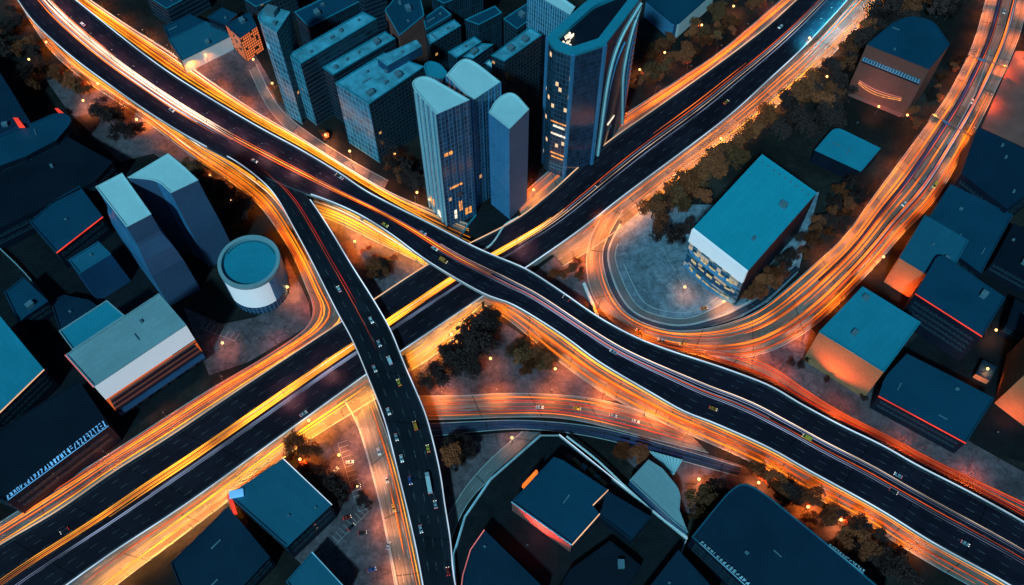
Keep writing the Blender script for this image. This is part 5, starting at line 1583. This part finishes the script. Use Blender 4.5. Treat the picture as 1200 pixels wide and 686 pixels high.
def car(p, ang, paint='white', kind='car', label='', group=None, cat=None):
    key = (paint, kind)
    if key not in CARS: CARS[key] = car_meshes(paint, kind)
    name = {'car': 'car', 'van': 'van', 'lorry': 'lorry'}[kind]
    t = empty(name, p, ang)
    t.scale = (.9,) * 3
    tag(t, label, cat or name, group)
    for it in CARS[key]:
        o = link(it[0], it[1], t)
        if len(it) > 2: o.location = it[2]
    return t


def car_on(S, x, y, paint, kind, label, group=None, flip=False, dz=0.0, nt=False):
    z = S.at(.5, .5).z
    best = min(((S.at(i / 400, t) - W(x, y, z)).length, i / 400, t) for i in range(401) for t in (.08, .16, .24, .32, .4, .5, .6, .68, .76, .84, .92))
    f, t = best[1], best[2]
    p = S.at(f, t); d = S.dir(f, t)
    a = math.atan2(d.y, d.x) + (math.pi if flip else 0)
    return car((p.x, p.y, p.z + .01), a, paint, kind, label, group)


for x, y, c, k, lb, fl in ((397, 340, 'white', 'car', 'white car on the ramp beside the triangle', True), (435, 376, 'white', 'car', 'white car on the ramp above the lower highway', False),
                           (443, 404, 'silver', 'car', 'silver car just ahead of the one on the bridge', False), (457, 423, 'white', 'van', 'white van in the right lane of the ramp bridge', True),
                           (439, 432, 'silver', 'car', 'silver car in the left lane of the ramp bridge', False), (466, 449, 'yellow', 'car', 'yellow car past the ramp bridge', True),
                           (455, 483, 'white', 'car', 'white car at the left edge of the ramp', False), (486, 500, 'orange', 'van', 'orange van on the ramp', True),
                           (464, 512, 'silver', 'car', 'silver car left of the orange van', False), (500, 526, 'yellow', 'car', 'yellow car below the orange van', True),
                           (471, 538, 'white', 'car', 'white car left of the long lorry', False), (503, 566, 'white', 'lorry', 'long white lorry on the ramp', True),
                           (480, 563, 'blue', 'car', 'blue car beside the lorry', False), (510, 592, 'silver', 'car', 'silver car behind the lorry', True),
                           (494, 620, 'silver', 'car', 'silver car alone low on the ramp', False), (524, 669, 'red', 'car', 'red car at the foot of the ramp', True)):
    car_on(SC, x, y, c, k, lb, flip=fl)
for x, y, c, k, lb, fl in ((96, 30, 'white', 'car', 'white car at the top left of the upper highway', True), (399, 209, 'white', 'car', 'white car beside the black one on the upper highway', True),
                           (402, 200, 'black', 'car', 'black car by the north parapet', True), (495, 273, 'silver', 'car', 'silver car before the towers', False),
                           (510, 292, 'white', 'car', 'white car on the upper highway above the crossing', False), (520, 307, 'orange', 'van', 'orange van on the upper highway', False),
                           (453, 264, 'yellow', 'car', 'yellow car near the south parapet', False), (945, 517, 'yellow', 'van', 'glowing yellow van on the right part of the highway', True),
                           (836, 480, 'orange', 'car', 'dark orange car on the upper highway', False), (665, 350, 'black', 'car', 'black car by the north parapet above the loop', True),
                           (1052, 560, 'silver', 'car', 'upper silver car on the lower right highway', True), (1046, 575, 'black', 'car', 'black car on the lower right highway', False),
                           (1130, 640, 'silver', 'car', 'silver car near the bottom right parapet', False), (200, 130, 'silver', 'car', 'silver car beside the white trails', False),
                           (300, 190, 'white', 'car', 'white car where the ramp leaves the highway', False), (720, 412, 'silver', 'car', 'silver car in the bend of the highway', True)):
    car_on(SA, x, y, c, k, lb, flip=fl)
for x, y, c, k, lb, fl in ((850, 120, 'orange', 'car', 'orange car on the north-east lower highway', False), (914, 33, 'white', 'car', 'white car at the top of the lower highway', True),
                           (358, 487, 'silver', 'car', 'silver car before the ramp bridge', False), (75, 625, 'black', 'car', 'black car low on the lower highway', True),
                           (548, 320, 'silver', 'car', 'silver car leaving the lower bridge', False), (700, 215, 'black', 'car', 'black car beside the glass tower', True)):
    car_on(SB, x, y, c, k, lb, flip=fl)
for x, y, c, k, lb in ((1175, 14, 'silver', 'car', 'silver car at the top of the loop road'), (1137, 118, 'white', 'car', 'white car on the middle of the loop road'), (1095, 218, 'yellow', 'van', 'yellow van on the loop road by the dark roofs'),
                       (1058, 240, 'white', 'car', 'white car by the lower gantry'), (775, 400, 'white', 'car', 'white car at the bottom of the loop'), (800, 403, 'yellow', 'car', 'yellow car at the bottom of the loop'),
                       (748, 388, 'orange', 'car', 'orange car in the loop bend')):
    car_on(ROADS['D'], x, y, c, k, lb)
for i, x in enumerate((632, 676, 718, 745)):
    car_on(ROADS['H'], x, 478 + max(0, (x - 680) * .25), ('white', 'yellow', 'silver', 'white')[i % 4], 'car', 'pale car in the queue on the connector road', 'queue on the connector road')
for i, (x, y) in enumerate(((443, 530), (453, 562), (461, 596))):
    car_on(ROADS['J'], x, y, ('white', 'silver', 'yellow')[i % 3], 'car', 'small pale car in the line on the road beside the ramp', 'cars beside the ramp')
for x, y, c, lb, a in ((393, 552, 'silver', 'silver car by the dark tree clump', .9), (410, 542, 'white', 'white car at the top of the car park', .1), (418, 570, 'black', 'black car in the middle of the car park', .05),
                       (425, 625, 'black', 'lower black car in the car park', .2), (407, 607, 'red', 'red car in the car park', .3), (412, 618, 'black', 'black car below the red one', .8), (436, 668, 'blue', 'blue car at the bottom of the car park', .3),
                       (455, 640, 'silver', 'silver car near the barrier', 1.4), (1005, 432, 'black', 'black car before the salmon wall', .4),
                       (825, 362, 'orange', 'orange car at the hall entrance', .2)):
    car(W(x, y, .06), a, c, 'car', lb)
